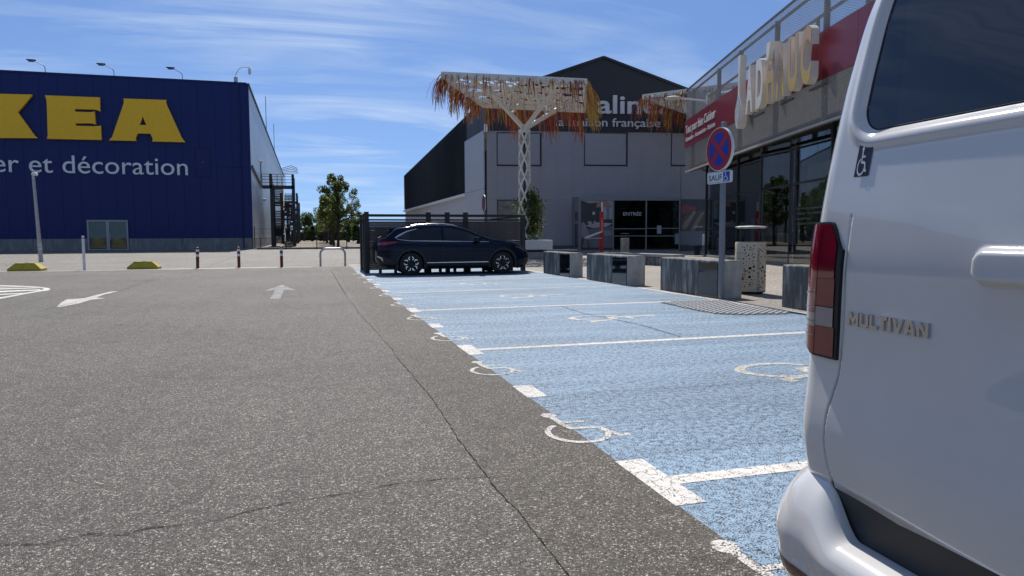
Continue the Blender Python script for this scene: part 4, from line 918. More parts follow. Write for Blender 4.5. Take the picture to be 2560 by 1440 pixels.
# ------------------------------------------------------------------ tree-shaped canopies with ribbon fringes
M_cw = mat('cream_canopy_paint', (0.74, 0.71, 0.64), 0.55, var=0.08, vs=4)
M_rib_ = [mat('ribbon_red', (0.36, 0.028, 0.025), 0.55, var=0.3, vs=20), mat('ribbon_yellow', (0.52, 0.34, 0.07), 0.55, var=0.3, vs=20), mat('ribbon_orange', (0.40, 0.16, 0.05), 0.55, var=0.3, vs=20), mat('ribbon_dark_red', (0.17, 0.02, 0.02), 0.6, var=0.3, vs=20)]
def canopy(label, cs, zc, colx, seed, group, wind=(0.15, 0)):
    """cs: corners near-left, near-right, far-right, far-left (world xy)"""
    rnd = random.Random(seed); cs = [Vector((p.x, p.y, zc)) for p in cs]
    t = thing('shade_canopy', label, 'canopy', (colx.x, colx.y, 0), group=group)
    Q = lambda u, v, dz=0.0: (cs[0].lerp(cs[1], u)).lerp(cs[3].lerp(cs[2], u), v) + Vector((0, 0, dz))
    for a, b in ((0, 1), (1, 2), (2, 3), (3, 0)): part('edge_beam', MB().bar(cs[a], cs[b], 0.1, 0.26), M_cw, t, world=True)
    for v in (0.27, 0.5, 0.73): part('cross_beam', MB().bar(Q(0.01, v, -0.08), Q(0.99, v, -0.08), 0.1, 0.16), M_cw, t, world=True)
    for u in (0.2, 0.4, 0.6, 0.8): part('cross_beam', MB().bar(Q(u, 0.01, -0.09), Q(u, 0.99, -0.09), 0.09, 0.12), M_cw, t, world=True)
    # woven plates
    nv, nu = 15, 12; slat = []
    for j in range(nv):
        v0 = (j + 0.06) / nv; v1 = (j + 0.90) / nv
        for i in range(nu):
            if rnd.random() < 0.03: continue
            off = 0.5 / nu if j % 2 else 0
            u0 = max(0.0, i / nu - off + 0.004); u1 = min(1.0, (i + 1) / nu - off - 0.004 - rnd.uniform(0, 0.022)); dz = 0.07 + (0.03 if (i + j) % 2 else 0)
            if u1 - u0 < 0.02: continue
            b_ = [Q(u0, v0, dz), Q(u1, v0, dz), Q(u1, v1, dz), Q(u0, v1, dz)]; top_ = [p + Vector((0, 0, 0.012)) for p in b_]
            part('slat', MB().add(b_ + top_, [[0, 1, 2, 3], [4, 7, 6, 5], [0, 4, 5, 1], [1, 5, 6, 2], [2, 6, 7, 3], [3, 7, 4, 0]]), M_cw, t, world=True)
    # lattice column and branching arms
    zj_ = 6.25; r0, r1 = 0.31, 0.27; base_ = 0.85
    lm = MB(); cxy = Vector((colx.x, colx.y, 0)); nrow = 12; k6 = 5; dzr = (zj_ - base_) / nrow
    for j in range(nrow):
        for i in range(k6):
            for sg in (0.5, -0.5):
                pts = []
                for q in range(4):
                    f_ = q / 3; z = base_ + (j + f_) * dzr; rr = r0 + (r1 - r0) * (z - base_) / (zj_ - base_)
                    a = 2 * math.pi * (i + (0.5 if j % 2 else 0) + sg * f_) / k6; pts.append((cxy + Vector((math.cos(a) * rr, math.sin(a) * rr, z)), a, rr))
                for (p, a, rr), (q_, a2, r2_) in zip(pts[:-1], pts[1:]):
                    n1_ = Vector((math.cos(a), math.sin(a), 0)); n2_ = Vector((math.cos(a2), math.sin(a2), 0)); w_ = Vector((0, 0, 0.115))
                    lm.add([p - w_, q_ - w_, q_ + w_, p + w_, p - w_ + n1_ * .02, q_ - w_ + n2_ * .02, q_ + w_ + n2_ * .02, p + w_ + n1_ * .02], [[0, 1, 2, 3], [4, 7, 6, 5], [0, 4, 5, 1], [3, 2, 6, 7]])
    part('lattice_column', lm, M_cw, t, world=True, fix=False)
    part('core_pole', MB().tube([cxy + Vector((0, 0, 0)), cxy + Vector((0, 0, zj_ + 0.05))], 0.07, 8), M_dsteel, t, world=True)
    part('column_head', MB().lathe([(0.3, -0.12), (0.3, 0.0), (0.2, 0.12), (0.2, 0.3)], 16, (colx.x, colx.y, zj_)), M_cw, t, world=True)
    jn = cxy + Vector((0, 0, zj_ + 0.1))
    for u, v in ((0.24, 0.2), (0.22, 0.78), (0.76, 0.2), (0.78, 0.8)):
        e = Q(u, v, -0.1); m1 = jn.lerp(e, 0.55); part('arm', MB().tube([jn, m1, e], 0.12, 10), M_cw, t, world=True, smooth=True)
        part('arm_fork', MB().tube([m1, Q(u + (0.16 if u < .5 else -0.16), v, -0.1)], 0.09, 8), M_cw, t, world=True, smooth=True)
    # fringe
    fb = MB()
    def ribbon(p, out, L, mi, w):
        d = Vector((out.x, out.y, 0)); nseg = 6; pts = []; pos = p.copy()
        dirv = (d * rnd.uniform(0.2, 1.1) + Vector((0, 0, rnd.uniform(-0.5, 0.25)))).normalized()
        sw_ = Vector((rnd.uniform(-1, 1), rnd.uniform(-1, 1), 0)) * 0.25
        side = Vector((rnd.uniform(-1, 1), rnd.uniform(-1, 1), rnd.uniform(-.3, .3))).normalized()
        for k_ in range(nseg + 1):
            f_ = k_ / nseg; ww = w * (1 - 0.55 * f_); pts += [pos - side * ww / 2, pos + side * ww / 2]
            dirv = (dirv + Vector((wind[0] * .3 + sw_.x * .4, wind[1] * .3 + sw_.y * .4, -0.62))).normalized(); pos = pos + dirv * L / nseg
        fb.add(pts, [[2 * i, 2 * i + 1, 2 * i + 3, 2 * i + 2] for i in range(nseg)], mi)
    ctr = Q(0.5, 0.5)
    for ei, (a, b) in enumerate(((0, 1), (1, 2), (2, 3), (3, 0))):
        L_e = (cs[b] - cs[a]).length; out = ((cs[a] + cs[b]) / 2 - ctr).normalized(); n_ = int(L_e * (60 if ei else 24))
        for i in range(n_):
            f_ = rnd.random(); bunch = 0.5 + 0.5 * math.sin(f_ * 19 + ei * 2 + seed)
            if rnd.random() > 0.6 + 0.4 * bunch: continue
            L = rnd.uniform(0.6, 1.3) * (0.7 + 0.75 * bunch) * (0.6 if ei == 0 else 0.85 if ei == 3 else 0.95 if ei == 1 else 1.2) * (1.3 if seed == 8 else 1.0)
            mi = rnd.choices([0, 1, 2, 3], [0.30, 0.30, 0.26, 0.14] if ei != 1 else [0.08, 0.66, 0.2, 0.06])[0]
            ribbon(cs[a].lerp(cs[b], f_) + Vector((0, 0, rnd.uniform(-0.1, 0.12))), out, L, mi, rnd.uniform(0.03, 0.065))
    for i in range(150):
        p = Q(rnd.random(), rnd.random() * 0.9, -0.02); ribbon(p, Vector((rnd.uniform(-1, 1), rnd.uniform(-1, 1), 0)) * .2, rnd.uniform(0.5, 1.1), rnd.choice([0, 2, 3, 3]), 0.03)
    part('fringe', fb, M_rib_, t, world=True, kind='stuff', fix=False)
    return t
NL, NR, FR_, FLc = cw(-3.0, 31.5), cw(3.42, 33.0), cw(4.15, 40.6), cw(-1.5, 38.8)
COL1 = cw(0.64, 35.5)
canopy('white lattice-column canopy with red and yellow fringe, whole in view above the dark car', [NL, NR, FR_, FLc], 8.1, COL1, 3, 'fringed shade canopies')
A0 = cw(8.0, 44.0); B0 = cw(13.6, 39.9); D0 = cw(12.0, 49.6); C0 = B0 + D0 - A0
canopy('fringed canopy half hidden behind the metal lattice of the right-hand shop', [A0, B0, C0, D0], 9.5, (A0 + C0) / 2, 8, 'fringed shade canopies')

# planter with climber round the first column
M_leaf = mat('leaf_green', (0.075, 0.105, 0.03), 0.5, var=0.45, vs=1.5); M_leafd = mat('leaf_dark', (0.04, 0.06, 0.022), 0.55, var=0.4, vs=1.5); M_leafy = mat('leaf_olive', (0.16, 0.145, 0.045), 0.5, var=0.4, vs=1.5); M_bark = mat('bark', (0.06, 0.045, 0.035), 0.9, var=0.3, vs=8)
for m_ in (M_leaf, M_leafd, M_leafy):
    t_ = m_.node_tree; b_ = t_.nodes['Principled BSDF']; o_ = t_.nodes['Material Output']; tl = N(t_, 'ShaderNodeBsdfTranslucent'); mx_ = N(t_, 'ShaderNodeMixShader'); mx_.inputs[0].default_value = 0.4
    sc_ = N(t_, 'ShaderNodeVectorMath', operation='MULTIPLY'); t_.links.new(b_.inputs['Base Color'].links[0].from_socket, sc_.inputs[0]); sc_.inputs[1].default_value = (1.5, 1.9, 0.7); t_.links.new(sc_.outputs[0], tl.inputs[0])
    t_.links.new(b_.outputs[0], mx_.inputs[1]); t_.links.new(tl.outputs[0], mx_.inputs[2]); t_.links.new(mx_.outputs[0], o_.inputs[0])
def leaves(mb, centers, n, size, rnd, mats_w=(0.5, 0.35, 0.15)):
    for k_ in range(n):
        c, r_ = rnd.choice(centers)
        d = Vector((rnd.gauss(0, 1), rnd.gauss(0, 1), rnd.gauss(0, 1))).normalized() * (r_ * (0.45 + 0.6 * rnd.random() ** 0.6))
        p = Vector(c) + d; a = Vector((rnd.gauss(0, 1), rnd.gauss(0, 1), rnd.gauss(0, .6))).normalized(); b = a.cross(Vector((rnd.gauss(0, 1), rnd.gauss(0, 1), rnd.gauss(0, 1)))).normalized()
        s = size * rnd.uniform(0.6, 1.3); mi = rnd.choices([0, 1, 2], mats_w)[0]
        mb.add([p - a * s, p + b * s * .45, p + a * s, p - b * s * .45], [[0, 1, 2, 3]], mi)
pl = thing('planter', 'white box planter with a dark band under the leafy climber', 'planter', (COL1.x + 0.25, COL1.y, 0))
part('box', MB().box((0, 0, 0.66), (2.0, 1.3, 0.48), bev=0.03), M_white, pl); part('band', MB().box((0, 0, 0.37), (1.9, 1.2, 0.1)), M_black, pl); part('foot', MB().box((0, 0, 0.16), (1.86, 1.16, 0.32), bev=0.02), M_concl, pl)
rnd = random.Random(11); vm = MB(); cc = []
for i in range(42):
    z = 1.0 + i * 0.055; f = (z - 1) / 2.6; rr = 0.62 * (1 - 0.35 * f); cc.append(((COL1.x + 0.3 + rnd.uniform(-.22, .3) * (1.2 - f), COL1.y - 0.1 + rnd.uniform(-.35, .25), z), rr * rnd.uniform(0.45, 0.95)))
cc += [((COL1.x - 0.5, COL1.y - .2, 2.7), 0.35), ((COL1.x - .3, COL1.y - .3, 2.3), 0.45), ((COL1.x + 0.75, COL1.y - .1, 2.6), 0.4), ((COL1.x + 0.8, COL1.y, 1.9), 0.4)]
leaves(vm, cc, 5200, 0.055, rnd, (0.5, 0.28, 0.22))
vn = thing('climbing_plant', 'leafy evergreen climber growing up the white lattice column', 'plant', (COL1.x, COL1.y, 0.9))
part('foliage', vm, [M_leaf, M_leafd, M_leafy], vn, world=True, fix=False); part('stem', MB().tube([(0.1, 0.1, 0), (0.2, 0.0, 1.0), (0.1, -0.1, 2.3)], 0.05, 6), M_bark, vn)

# ------------------------------------------------------------------ dark timber enclosure behind the car
EY = 22.3
ex = lambda px: atY(px, 600, EY).x
ez_ = lambda px, py: atY(px, py, EY).z
M_wd = mat('weathered_dark_timber', (0.095, 0.080, 0.07), 0.8, var=0.5, vs=2.2, stretch=(1.5, 8, 14), bump=0.3, bs=30)
M_pst = mat('charcoal_post', (0.016, 0.017, 0.019), 0.5, var=0.2)
exl, exr = ex(917), ex(1308)
tr_ = thing('timber_enclosure', 'dark slatted timber enclosure with black posts behind the parked car', 'enclosure', (exl, EY, 0))
tp = ez_(917, 529); tp2 = ez_(1120, 530); rl = ez_(1000, 538)
for px, h_ in ((917, tp), (1071.5, tp2), (1118.5, tp2), (1164, tp2), (1307, ez_(1307, 537))):
    part('post', MB().span((ex(px) - exl - 0.07, -0.07, 0), (ex(px) - exl + 0.07, 0.07, h_), bev=0.01), M_pst, tr_)
for y_, h_ in ((0.75, tp - 0.03), (1.9, tp - 0.03), (2.15, tp - 0.03)): part('post', MB().span((-0.06, y_ - 0.06, 0), (0.06, y_ + 0.06, h_), bev=0.01), M_pst, tr_)
part('top_rail', MB().span((0.07, -0.05, rl - 0.05), (exr - exl - 0.07, 0.05, rl + 0.03)), M_pst, tr_)
part('top_rail', MB().span((0.07, -0.04, rl - 0.17), (exr - exl - 0.07, 0.04, rl - 0.12)), M_pst, tr_)
part('top_rail', MB().span((-0.045, 0.07, rl - 0.1), (0.045, 2.1, rl - 0.02)), M_pst, tr_)
bays = [(ex(917), ex(1071.5)), (ex(1071.5), ex(1118.5)), (ex(1118.5), ex(1164)), (ex(1164), ex(1307))]
nsl = 27; z0_ = 0.09; hz_ = (rl - 0.19 - z0_) / nsl; rnd = random.Random(5)
for (a, b) in bays:
    sl_me = MB().box((0, 0, 0), (b - a - 0.15, 0.022, hz_ * 0.965)).mesh('slat', M_wd)
    for i in range(nsl):
        o = part('slat', sl_me, None, tr_); o.location = ((a + b) / 2 - exl, rnd.uniform(-0.004, 0.004), z0_ + (i + 0.5) * hz_)
for (a, b) in ((0.06, 0.7), (0.8, 1.85)):
    sl_me = MB().box((0, 0, 0), (0.022, b - a, hz_ * 0.965)).mesh('slat', M_wd)
    for i in range(nsl): o = part('slat', sl_me, None, tr_); o.location = (0, (a + b) / 2, z0_ + (i + 0.5) * hz_)
for x in [0.4 + i * 0.47 for i in range(10)]: part('foot', MB().box((x, 0.05, 0.07), (0.09, 0.09, 0.14)), M_pst, tr_)
part('bracket', MB().bar((ex(1225) - exl, -0.05, rl - 0.13), (ex(1306) - exl, -0.05, rl - 0.02), 0.03, 0.05), M_pst, tr_)

# ------------------------------------------------------------------ dark crossover car
def lerp_t(tab, x):
    if x <= tab[0][0]: return tab[0][1]
    for (a, b), (c, d) in zip(tab[:-1], tab[1:]):
        if x <= c:
            f = (x - a) / (c - a); return b + (d - b) * f
    return tab[-1][1]
def smt(tab, x):
    """smooth (cosine-free cubic) table lookup"""
    n_ = len(tab)
    if x <= tab[0][0]: return tab[0][1]
    if x >= tab[-1][0]: return tab[-1][1]
    for i in range(n_ - 1):
        if tab[i][0] <= x <= tab[i + 1][0]:
            x0, y0 = tab[i]; x1, y1 = tab[i + 1]; h_ = x1 - x0
            m0 = (tab[i + 1][1] - tab[i - 1][1]) / (tab[i + 1][0] - tab[i - 1][0]) if i > 0 else (y1 - y0) / h_
            m1 = (tab[i + 2][1] - tab[i][1]) / (tab[i + 2][0] - tab[i][0]) if i < n_ - 2 else (y1 - y0) / h_
            t_ = (x - x0) / h_; return (2 * t_ ** 3 - 3 * t_ ** 2 + 1) * y0 + (t_ ** 3 - 2 * t_ ** 2 + t_) * h_ * m0 + (-2 * t_ ** 3 + 3 * t_ ** 2) * y1 + (t_ ** 3 - t_ ** 2) * h_ * m1
# x from the rear wheel centre, metres (car faces +x, near side is -y)
TOP = [(-0.97, 0.80), (-0.955, 0.90), (-0.92, 0.99), (-0.86, 1.05), (-0.74, 1.085), (-0.56, 1.23), (-0.42, 1.345), (-0.2, 1.40), (0.06, 1.435), (0.5, 1.47), (0.9, 1.475), (1.26, 1.452), (1.6, 1.38), (1.83, 1.29), (2.17, 1.135), (2.42, 1.045), (2.7, 1.005), (3.0, 0.945), (3.3, 0.86), (3.5, 0.765), (3.58, 0.67), (3.62, 0.56)]
BOT = [(-0.97, 0.42), (-0.88, 0.32), (-0.6, 0.25), (0, 0.22), (2.7, 0.21), (3.3, 0.20), (3.52, 0.22), (3.62, 0.34)]
WID = [(-0.97, 0.66), (-0.91, 0.76), (-0.75, 0.85), (-0.4, 0.90), (0.3, 0.915), (2.6, 0.915), (3.1, 0.89), (3.35, 0.82), (3.5, 0.73), (3.62, 0.56)]
BELT = [(-0.97, 0.78), (-0.85, 0.98), (0.0, 1.0), (1.0, 0.985), (2.2, 0.955), (3.0, 0.88), (3.62, 0.5)]
def csec(x):
    top, bot, wd, be = smt(TOP, x), smt(BOT, x), smt(WID, x), lerp_t(BELT, x); be = min(be, top - 0.03)
    hh = top - be; tw = wd - min(0.30, hh * 0.52); pts = []
    def add(y, z): pts.append((y, z))
    add(0.0, bot); add(wd * 0.5, bot); add(wd * 0.88, bot + 0.01); add(wd * 0.965, bot + 0.06); add(wd * 0.985, bot + 0.14)
    for k_ in range(1, 9):
        f = k_ / 9; z = bot + 0.14 + (be - bot - 0.14) * f; add(wd * (0.985 + 0.02 * math.sin(f * 2.9) - 0.03 * f * f + (0.012 if 0.55 < f < .8 else 0)), z)
    add(wd * 0.955, be)
    rc_ = min(0.10, hh * 0.4)
    for k_ in range(1, 7):
        f = k_ / 6; add(wd * 0.955 + (tw - wd * 0.955) * f, be + (hh - rc_) * f)
    for k_ in range(1, 5):
        a = math.pi / 2 * k_ / 4; add(tw - (1 - math.cos(a)) * 0 - rc_ * 1.3 * (1 - math.cos(a)), top - rc_ + rc_ * math.sin(a) * 0.93)
    for f in (0.75, 0.4, 0.0): add((tw - rc_ * 1.3) * f, top - 0.07 * rc_ + (0.0 if f > .5 else 0.012))
    return pts
def car_y(x, z):
    p = csec(x)
    for a, b in zip(p[2:], p[3:]):
        if a[1] <= z <= b[1]: f = (z - a[1]) / max(1e-6, b[1] - a[1]); return a[0] + (b[0] - a[0]) * f
    return p[2][0] if z < p[2][1] else 0
WB = 2.72; WR = 0.335
cy_near = 20.42
car = thing('parked_car', 'dark navy crossover with silver roof rails and two-tone wheels parked side-on by the enclosure', 'car', (2.86, cy_near + 0.91, 0))
M_navy = mat('dark_navy_paint', (0.006, 0.009, 0.022), 0.07, var=0.05, coat=0.0, spec=0.22)
M_clad = mat('black_plastic_cladding', (0.014, 0.014, 0.015), 0.6, var=0.15)
M_cg = mat('dark_car_glass', (0.008, 0.010, 0.013), 0.03, spec=0.6)
M_chr = mat('satin_chrome', (0.7, 0.7, 0.7), 0.22, metal=1.0, var=0.02)
M_tyre = mat('tyre_rubber', (0.018, 0.018, 0.018), 0.8, var=0.2)
M_tail = mat('red_lens', (0.28, 0.008, 0.01), 0.15, coat=1.0, var=0.1)
xs_ = [-0.97 + i * (4.59 / 150) for i in range(151)]; bd = MB(); rows = []
for x in xs_:
    p = csec(x); rows.append([(x, -y, z) for y, z in p] + [(x, y, z) for y, z in p[::-1][1:]])
nc = len(rows[0]); vs_ = [v for r_ in rows for v in r_]; fs_ = []
for i in range(len(rows) - 1):
    for j in range(nc - 1):
        q = [i * nc + j, i * nc + j + 1, (i + 1) * nc + j + 1, (i + 1) * nc + j]; c = sum((Vector(vs_[k_]) for k_ in q), Vector()) / 4
        if any((c.x - wx) ** 2 + (c.z - WR) ** 2 < 0.395 ** 2 for wx in (0, WB)) and abs(c.y) > 0.45: continue
        fs_.append(q)
for i in (0, len(rows) - 1): fs_.append([i * nc + j for j in range(nc)])
bd.add(vs_, fs_); part('body', bd, M_navy, car, smooth=2)
for wx in (0, WB):
    for sg in (-1, 1):
        ac = MB(); R1, R2 = [], []
        ring = []
        for k_ in range(29):
            a = R(-18 + k_ * (216 / 28)); c_, s_2 = math.cos(a), math.sin(a); row = []
            for rr, o_ in ((0.375, -0.25), (0.375, 0.012), (0.45, 0.016), (0.455, -0.01)):
                x = wx + rr * c_; z = max(0.2, WR + rr * s_2); yy = car_y(min(3.5, max(-0.95, x)), max(z, 0.30)) + o_; row.append((x, sg * yy, z))
            ring.append(row)
        part('wheel_arch', ac.grid(ring), M_clad, car)
part('underbody', MB().span((-0.7, -0.7, 0.21), (3.3, 0.7, 0.45)), M_clad, car)
wheel = {}
for wx in (0, WB):
    for sg in (-1, 1):
        wt = MB(); prof = [(0.215, -0.11), (0.30, -0.115), (0.325, -0.10), (0.335, -0.07), (0.335, 0.07), (0.325, 0.10), (0.30, 0.115), (0.215, 0.11)]
        tmp = MB().lathe(prof + [prof[0]], 40); Mw = Matrix.Rotation(R(90), 4, 'X')
        cyw = sg * 0.785
        tyre = MB(); tyre.add([(v[0] + wx, v[2] * sg * -1 * -1 + cyw, v[1] + WR) for v in tmp.v], tmp.f); wo_ = part('wheel', tyre, M_tyre, car, smooth=True)
        yo = cyw + sg * 0.085
        dk = MB().lathe([(0.0, 0.0), (0.252, 0.0), (0.26, 0.02)], 36); part('rim', MB().add([(v[0] + wx, yo - sg * (0.045 - v[2]), v[1] + WR) for v in dk.v], dk.f), M_clad, wo_)
        rg = MB()
        for k_ in range(36):
            a, b = 2 * math.pi * k_ / 36, 2 * math.pi * (k_ + 1) / 36
            rg.add([(wx + r_ * math.cos(q), yo + sg * o_, WR + r_ * math.sin(q)) for q in (a, b) for r_, o_ in ((0.254, 0.0), (0.263, 0.012))], [[0, 1, 3, 2]])
        part('rim_edge', rg, M_chr, wo_)
        for k_ in range(5):
            a0 = 2 * math.pi * k_ / 5 + 0.35
            for s2, kk in ((1, 0.0), (-1, 0.0)):
                pts = [(0.12, s2 * 0.36), (0.175, s2 * 0.44), (0.205, s2 * 0.20), (0.252, s2 * 0.30), (0.256, s2 * 0.38)]
                pl_ = [(wx + r_ * math.cos(a0 + q), WR + r_ * math.sin(a0 + q)) for r_, q in pts]
                part('spoke', MB().prism([strip2(pl_, 0.027)], lambda u, v, d: (u, yo + sg * d, v), 0.002, 0.012), M_chr, wo_)
            part('spoke', MB().prism([[(wx + r_ * math.cos(a0 + q), WR + r_ * math.sin(a0 + q)) for r_, q in ((0.06, -0.25), (0.23, -0.09), (0.23, 0.09), (0.06, 0.25))]], lambda u, v, d: (u, yo + sg * d, v), -0.03, -0.005), M_clad, wo_)
        hb_ = MB().lathe([(0.0, 0.01), (0.03, 0.01), (0.035, -0.02)], 16); part('hub_cap', MB().add([(v[0] + wx, yo + sg * v[2], v[1] + WR) for v in hb_.v], hb_.f), M_clad, wo_)
def car_patch(name, pts, m, off=0.004, nx=24, nz=8, root=None, thick=False):
    """patch on both flanks, outline given as lower and upper edges over x"""
    lo, up = pts; x0, x1 = lo[0][0], lo[-1][0]; res = None
    for sg in (-1, 1):
        R_ = []
        for i in range(nx + 1):
            x = x0 + (x1 - x0) * i / nx; a, b = lerp_t(lo, x), lerp_t(up, x); R_.append([(x, sg * (car_y(x, a + (b - a) * j / nz) + off), a + (b - a) * j / nz) for j in range(nz + 1)])
        res = part(name, MB().grid(R_), m, root or car, smooth=True)
    return res
car_patch('rear_side_window', ([(-0.32, 1.09), (-0.2, 1.04), (0.1, 1.02), (0.9, 1.00)], [(-0.32, 1.11), (-0.1, 1.24), (0.15, 1.315), (0.5, 1.365), (0.9, 1.375)]), M_cg)
car_patch('front_side_window', ([(0.96, 1.0), (2.22, 0.975)], [(0.96, 1.375), (1.25, 1.35), (1.6, 1.265), (1.95, 1.115), (2.22, 0.99)]), M_cg)
car_patch('chrome_window_line', ([(-0.42, 1.06), (-0.3, 1.02), (0.0, 0.99), (0.9, 0.975), (2.3, 0.95)], [(-0.42, 1.075), (-0.3, 1.035), (0.0, 1.008), (0.9, 0.993), (2.3, 0.965)]), M_chr, 0.008, nz=1)
car_patch('chrome_quarter_trim', ([(-0.45, 1.075), (-0.33, 1.12), (-0.1, 1.25), (0.2, 1.335)], [(-0.45, 1.10), (-0.33, 1.18), (-0.1, 1.285), (0.2, 1.35)]), M_chr, 0.008, nz=1)
car_patch('chrome_sill_line', ([(0.45, 0.355), (2.28, 0.36)], [(0.45, 0.375), (2.28, 0.38)]), M_chr, 0.014, nz=1)
car_patch('sill', ([(0.42, 0.24), (2.30, 0.235)], [(0.42, 0.35), (2.30, 0.352)]), M_clad, 0.012, nz=3)
car_patch('tail_light', ([(-0.92, 0.88), (-0.75, 0.87), (-0.4, 0.945)], [(-0.92, 0.94), (-0.75, 0.965), (-0.4, 0.985)]), M_tail, 0.012, nz=3)
car_patch('bumper_cladding', ([(-0.95, 0.40), (-0.75, 0.33), (-0.47, 0.27)], [(-0.95, 0.58), (-0.75, 0.54), (-0.47, 0.40)]), M_clad, 0.010)
car_patch('bumper_trim', ([(-0.95, 0.54), (-0.85, 0.48), (-0.80, 0.40)], [(-0.95, 0.58), (-0.83, 0.525), (-0.76, 0.43)]), M_chr, 0.016, nz=1)
car_patch('bumper_cladding', ([(3.2, 0.24), (3.58, 0.30)], [(3.2, 0.42), (3.58, 0.48)]), M_clad, 0.010, nx=8)
car_patch('headlight', ([(3.12, 0.80), (3.3, 0.745), (3.55, 0.62)], [(3.12, 0.825), (3.3, 0.80), (3.55, 0.67)]), mat('headlight_lens', (0.10, 0.11, 0.12), 0.08, coat=1.0), 0.008, nx=12, nz=4)
for xd in (0.93, 2.33): car_patch('door_gap', ([(xd, 0.40), (xd + 0.008, 0.40)], [(xd, 0.98), (xd + 0.008, 0.98)]), M_clad, 0.003, nx=1)
for xd in (0.25, 1.35): car_patch('door_handle', ([(xd, 0.875), (xd + 0.2, 0.872)], [(xd, 0.90), (xd + 0.2, 0.897)]), M_navy, 0.03, nx=6, nz=2)
def cross_panel(name, xa, xb, f0, m, off=0.006, dz=0.006):
    R_ = []
    for i in range(13):
        x = xa + (xb - xa) * i / 12; p = csec(x); tw = p[-3][0] * f0; z = smt(TOP, x); R_.append([(x, tw * (j / 6 - 1), z + dz + 0.0) for j in range(13)])
    return part(name, MB().grid(R_), m, car, smooth=True)
cross_panel('windscreen', 1.42, 2.30, 1.15, M_cg, dz=0.016); cross_panel('rear_window', -0.72, -0.44, 1.15, M_cg, dz=0.012)
part('spoiler', MB().add([(-0.60, y, z) for y in (-0.50, 0.50) for z in (1.325, 1.345)] + [(-0.2, y, z) for y in (-0.52, 0.52) for z in (1.34, 1.385)], [[0, 1, 3, 2], [4, 6, 7, 5], [0, 4, 5, 1], [2, 3, 7, 6], [1, 5, 7, 3], [0, 2, 6, 4]]), M_navy, car)
part('bonnet_edge', MB().tube([(2.42, -0.70, 1.02), (2.8, -0.70, 0.985), (3.2, -0.66, 0.88)], 0.012, 6), M_navy, car)
for sg in (-1, 1):
    part('roof_rail', MB().tube([(0.05, sg * 0.585, 1.41), (0.2, sg * 0.59, 1.455), (0.35, sg * 0.60, 1.478), (0.6, sg * 0.605, 1.492), (0.95, sg * 0.605, 1.498), (1.28, sg * 0.60, 1.455), (1.42, sg * 0.6, 1.40)], 0.012, 8), M_chr, car, smooth=True)
    mr_ = part('wing_mirror', MB().box((1.93, sg * 1.0, 1.035), (0.16, 0.2, 0.13), bev=0.04), M_navy, car, smooth=True); part('mirror_stalk', MB().box((1.98, sg * 0.89, 0.99), (0.1, 0.1, 0.04)), M_clad, mr_)
part('aerial_fin', MB().prism([[(-0.02, 1.42), (0.04, 1.50), (0.07, 1.50), (0.14, 1.44)]], lambda u, v, d: (u, d, v), -0.02, 0.02), M_navy, car)
part('rear_wiper', MB().bar((-0.86, -0.1, 1.08), (-0.74, 0.25, 1.12), 0.02), M_clad, car)
part('towing_eye', MB().tube([(3.2, -0.6, 0.22), (3.25, -0.6, 0.14), (3.3, -0.6, 0.22)], 0.012, 6), M_clad, car)

# ------------------------------------------------------------------ concrete blocks along the kerb
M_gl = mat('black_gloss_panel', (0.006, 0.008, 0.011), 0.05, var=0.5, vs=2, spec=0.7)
def block(label, yn, yf, x0, x1, h_, black=None):
    t = thing('concrete_block', label, 'concrete block', (x0, yn, 0), group='concrete blocks along the kerb'); L = yf - yn
    part('body', MB().span((0, 0, -0.01), (x1 - x0, L, h_), bev=0.022), M_conc, t)
    part('end_cap', MB().span((0.004, -0.012, 0.0), (x1 - x0 - 0.004, 0.02, h_ - 0.02), bev=0.01), M_concl, t)
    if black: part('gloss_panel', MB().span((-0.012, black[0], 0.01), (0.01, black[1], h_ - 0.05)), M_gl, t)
    return t
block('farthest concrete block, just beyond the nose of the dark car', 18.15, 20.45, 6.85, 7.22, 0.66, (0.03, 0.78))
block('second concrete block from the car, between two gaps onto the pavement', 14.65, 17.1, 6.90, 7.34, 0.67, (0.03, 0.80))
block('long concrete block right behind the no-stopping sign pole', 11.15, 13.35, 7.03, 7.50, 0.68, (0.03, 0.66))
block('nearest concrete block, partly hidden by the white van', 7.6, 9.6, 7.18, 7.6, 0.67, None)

# low benches on the forecourt
def slab(name, label, pts, z1, th, m=M_concl, leg=True):
    ctr_ = sum((Vector((p_[0], p_[1], 0)) for p_ in pts), Vector()) / len(pts)
    t = thing(name, label, 'bench', (ctr_.x, ctr_.y, 0))
    part('seat', MB().prism([[(p_[0] - ctr_.x, p_[1] - ctr_.y) for p_ in pts]], lambda u, v, d: (u, v, d), z1 - th, z1), m, t)
    if leg: part('base', MB().prism([[((p_[0] - ctr_.x) * 0.9, (p_[1] - ctr_.y) * 0.9) for p_ in pts]], lambda u, v, d: (u, v, d), 0, z1 - th - 0.02), M_conc, t)
    return t
a = cw(5.75, 25.4); b = cw(3.45, 29.6); n_ = (b - a).normalized(); pp_ = Vector((n_.y, -n_.x, 0)) * 0.55
slab('long_bench', 'long low concrete bench behind the second concrete block', [tuple(q.xy) for q in (a, a + pp_, b + pp_, b)], 0.43, 0.1)
a = cw(1.7, 31.5); slab('small_bench', 'short pale bench end by the white planter', [(a.x, a.y), (a.x + 1.3, a.y), (a.x + 1.3, a.y + 0.5), (a.x, a.y + 0.5)], 0.5, 0.08)
a = cw(10.25, 39.6); t = thing('slatted_bench', 'small dark slatted bench with a pale upright by the glass corner', 'bench', (a.x, a.y, 0))
for i in range(4): part('slat', MB().box((0.1, -0.25 + i * 0.15, 0.5), (1.3, 0.1, 0.05)), M_dsteel, t)
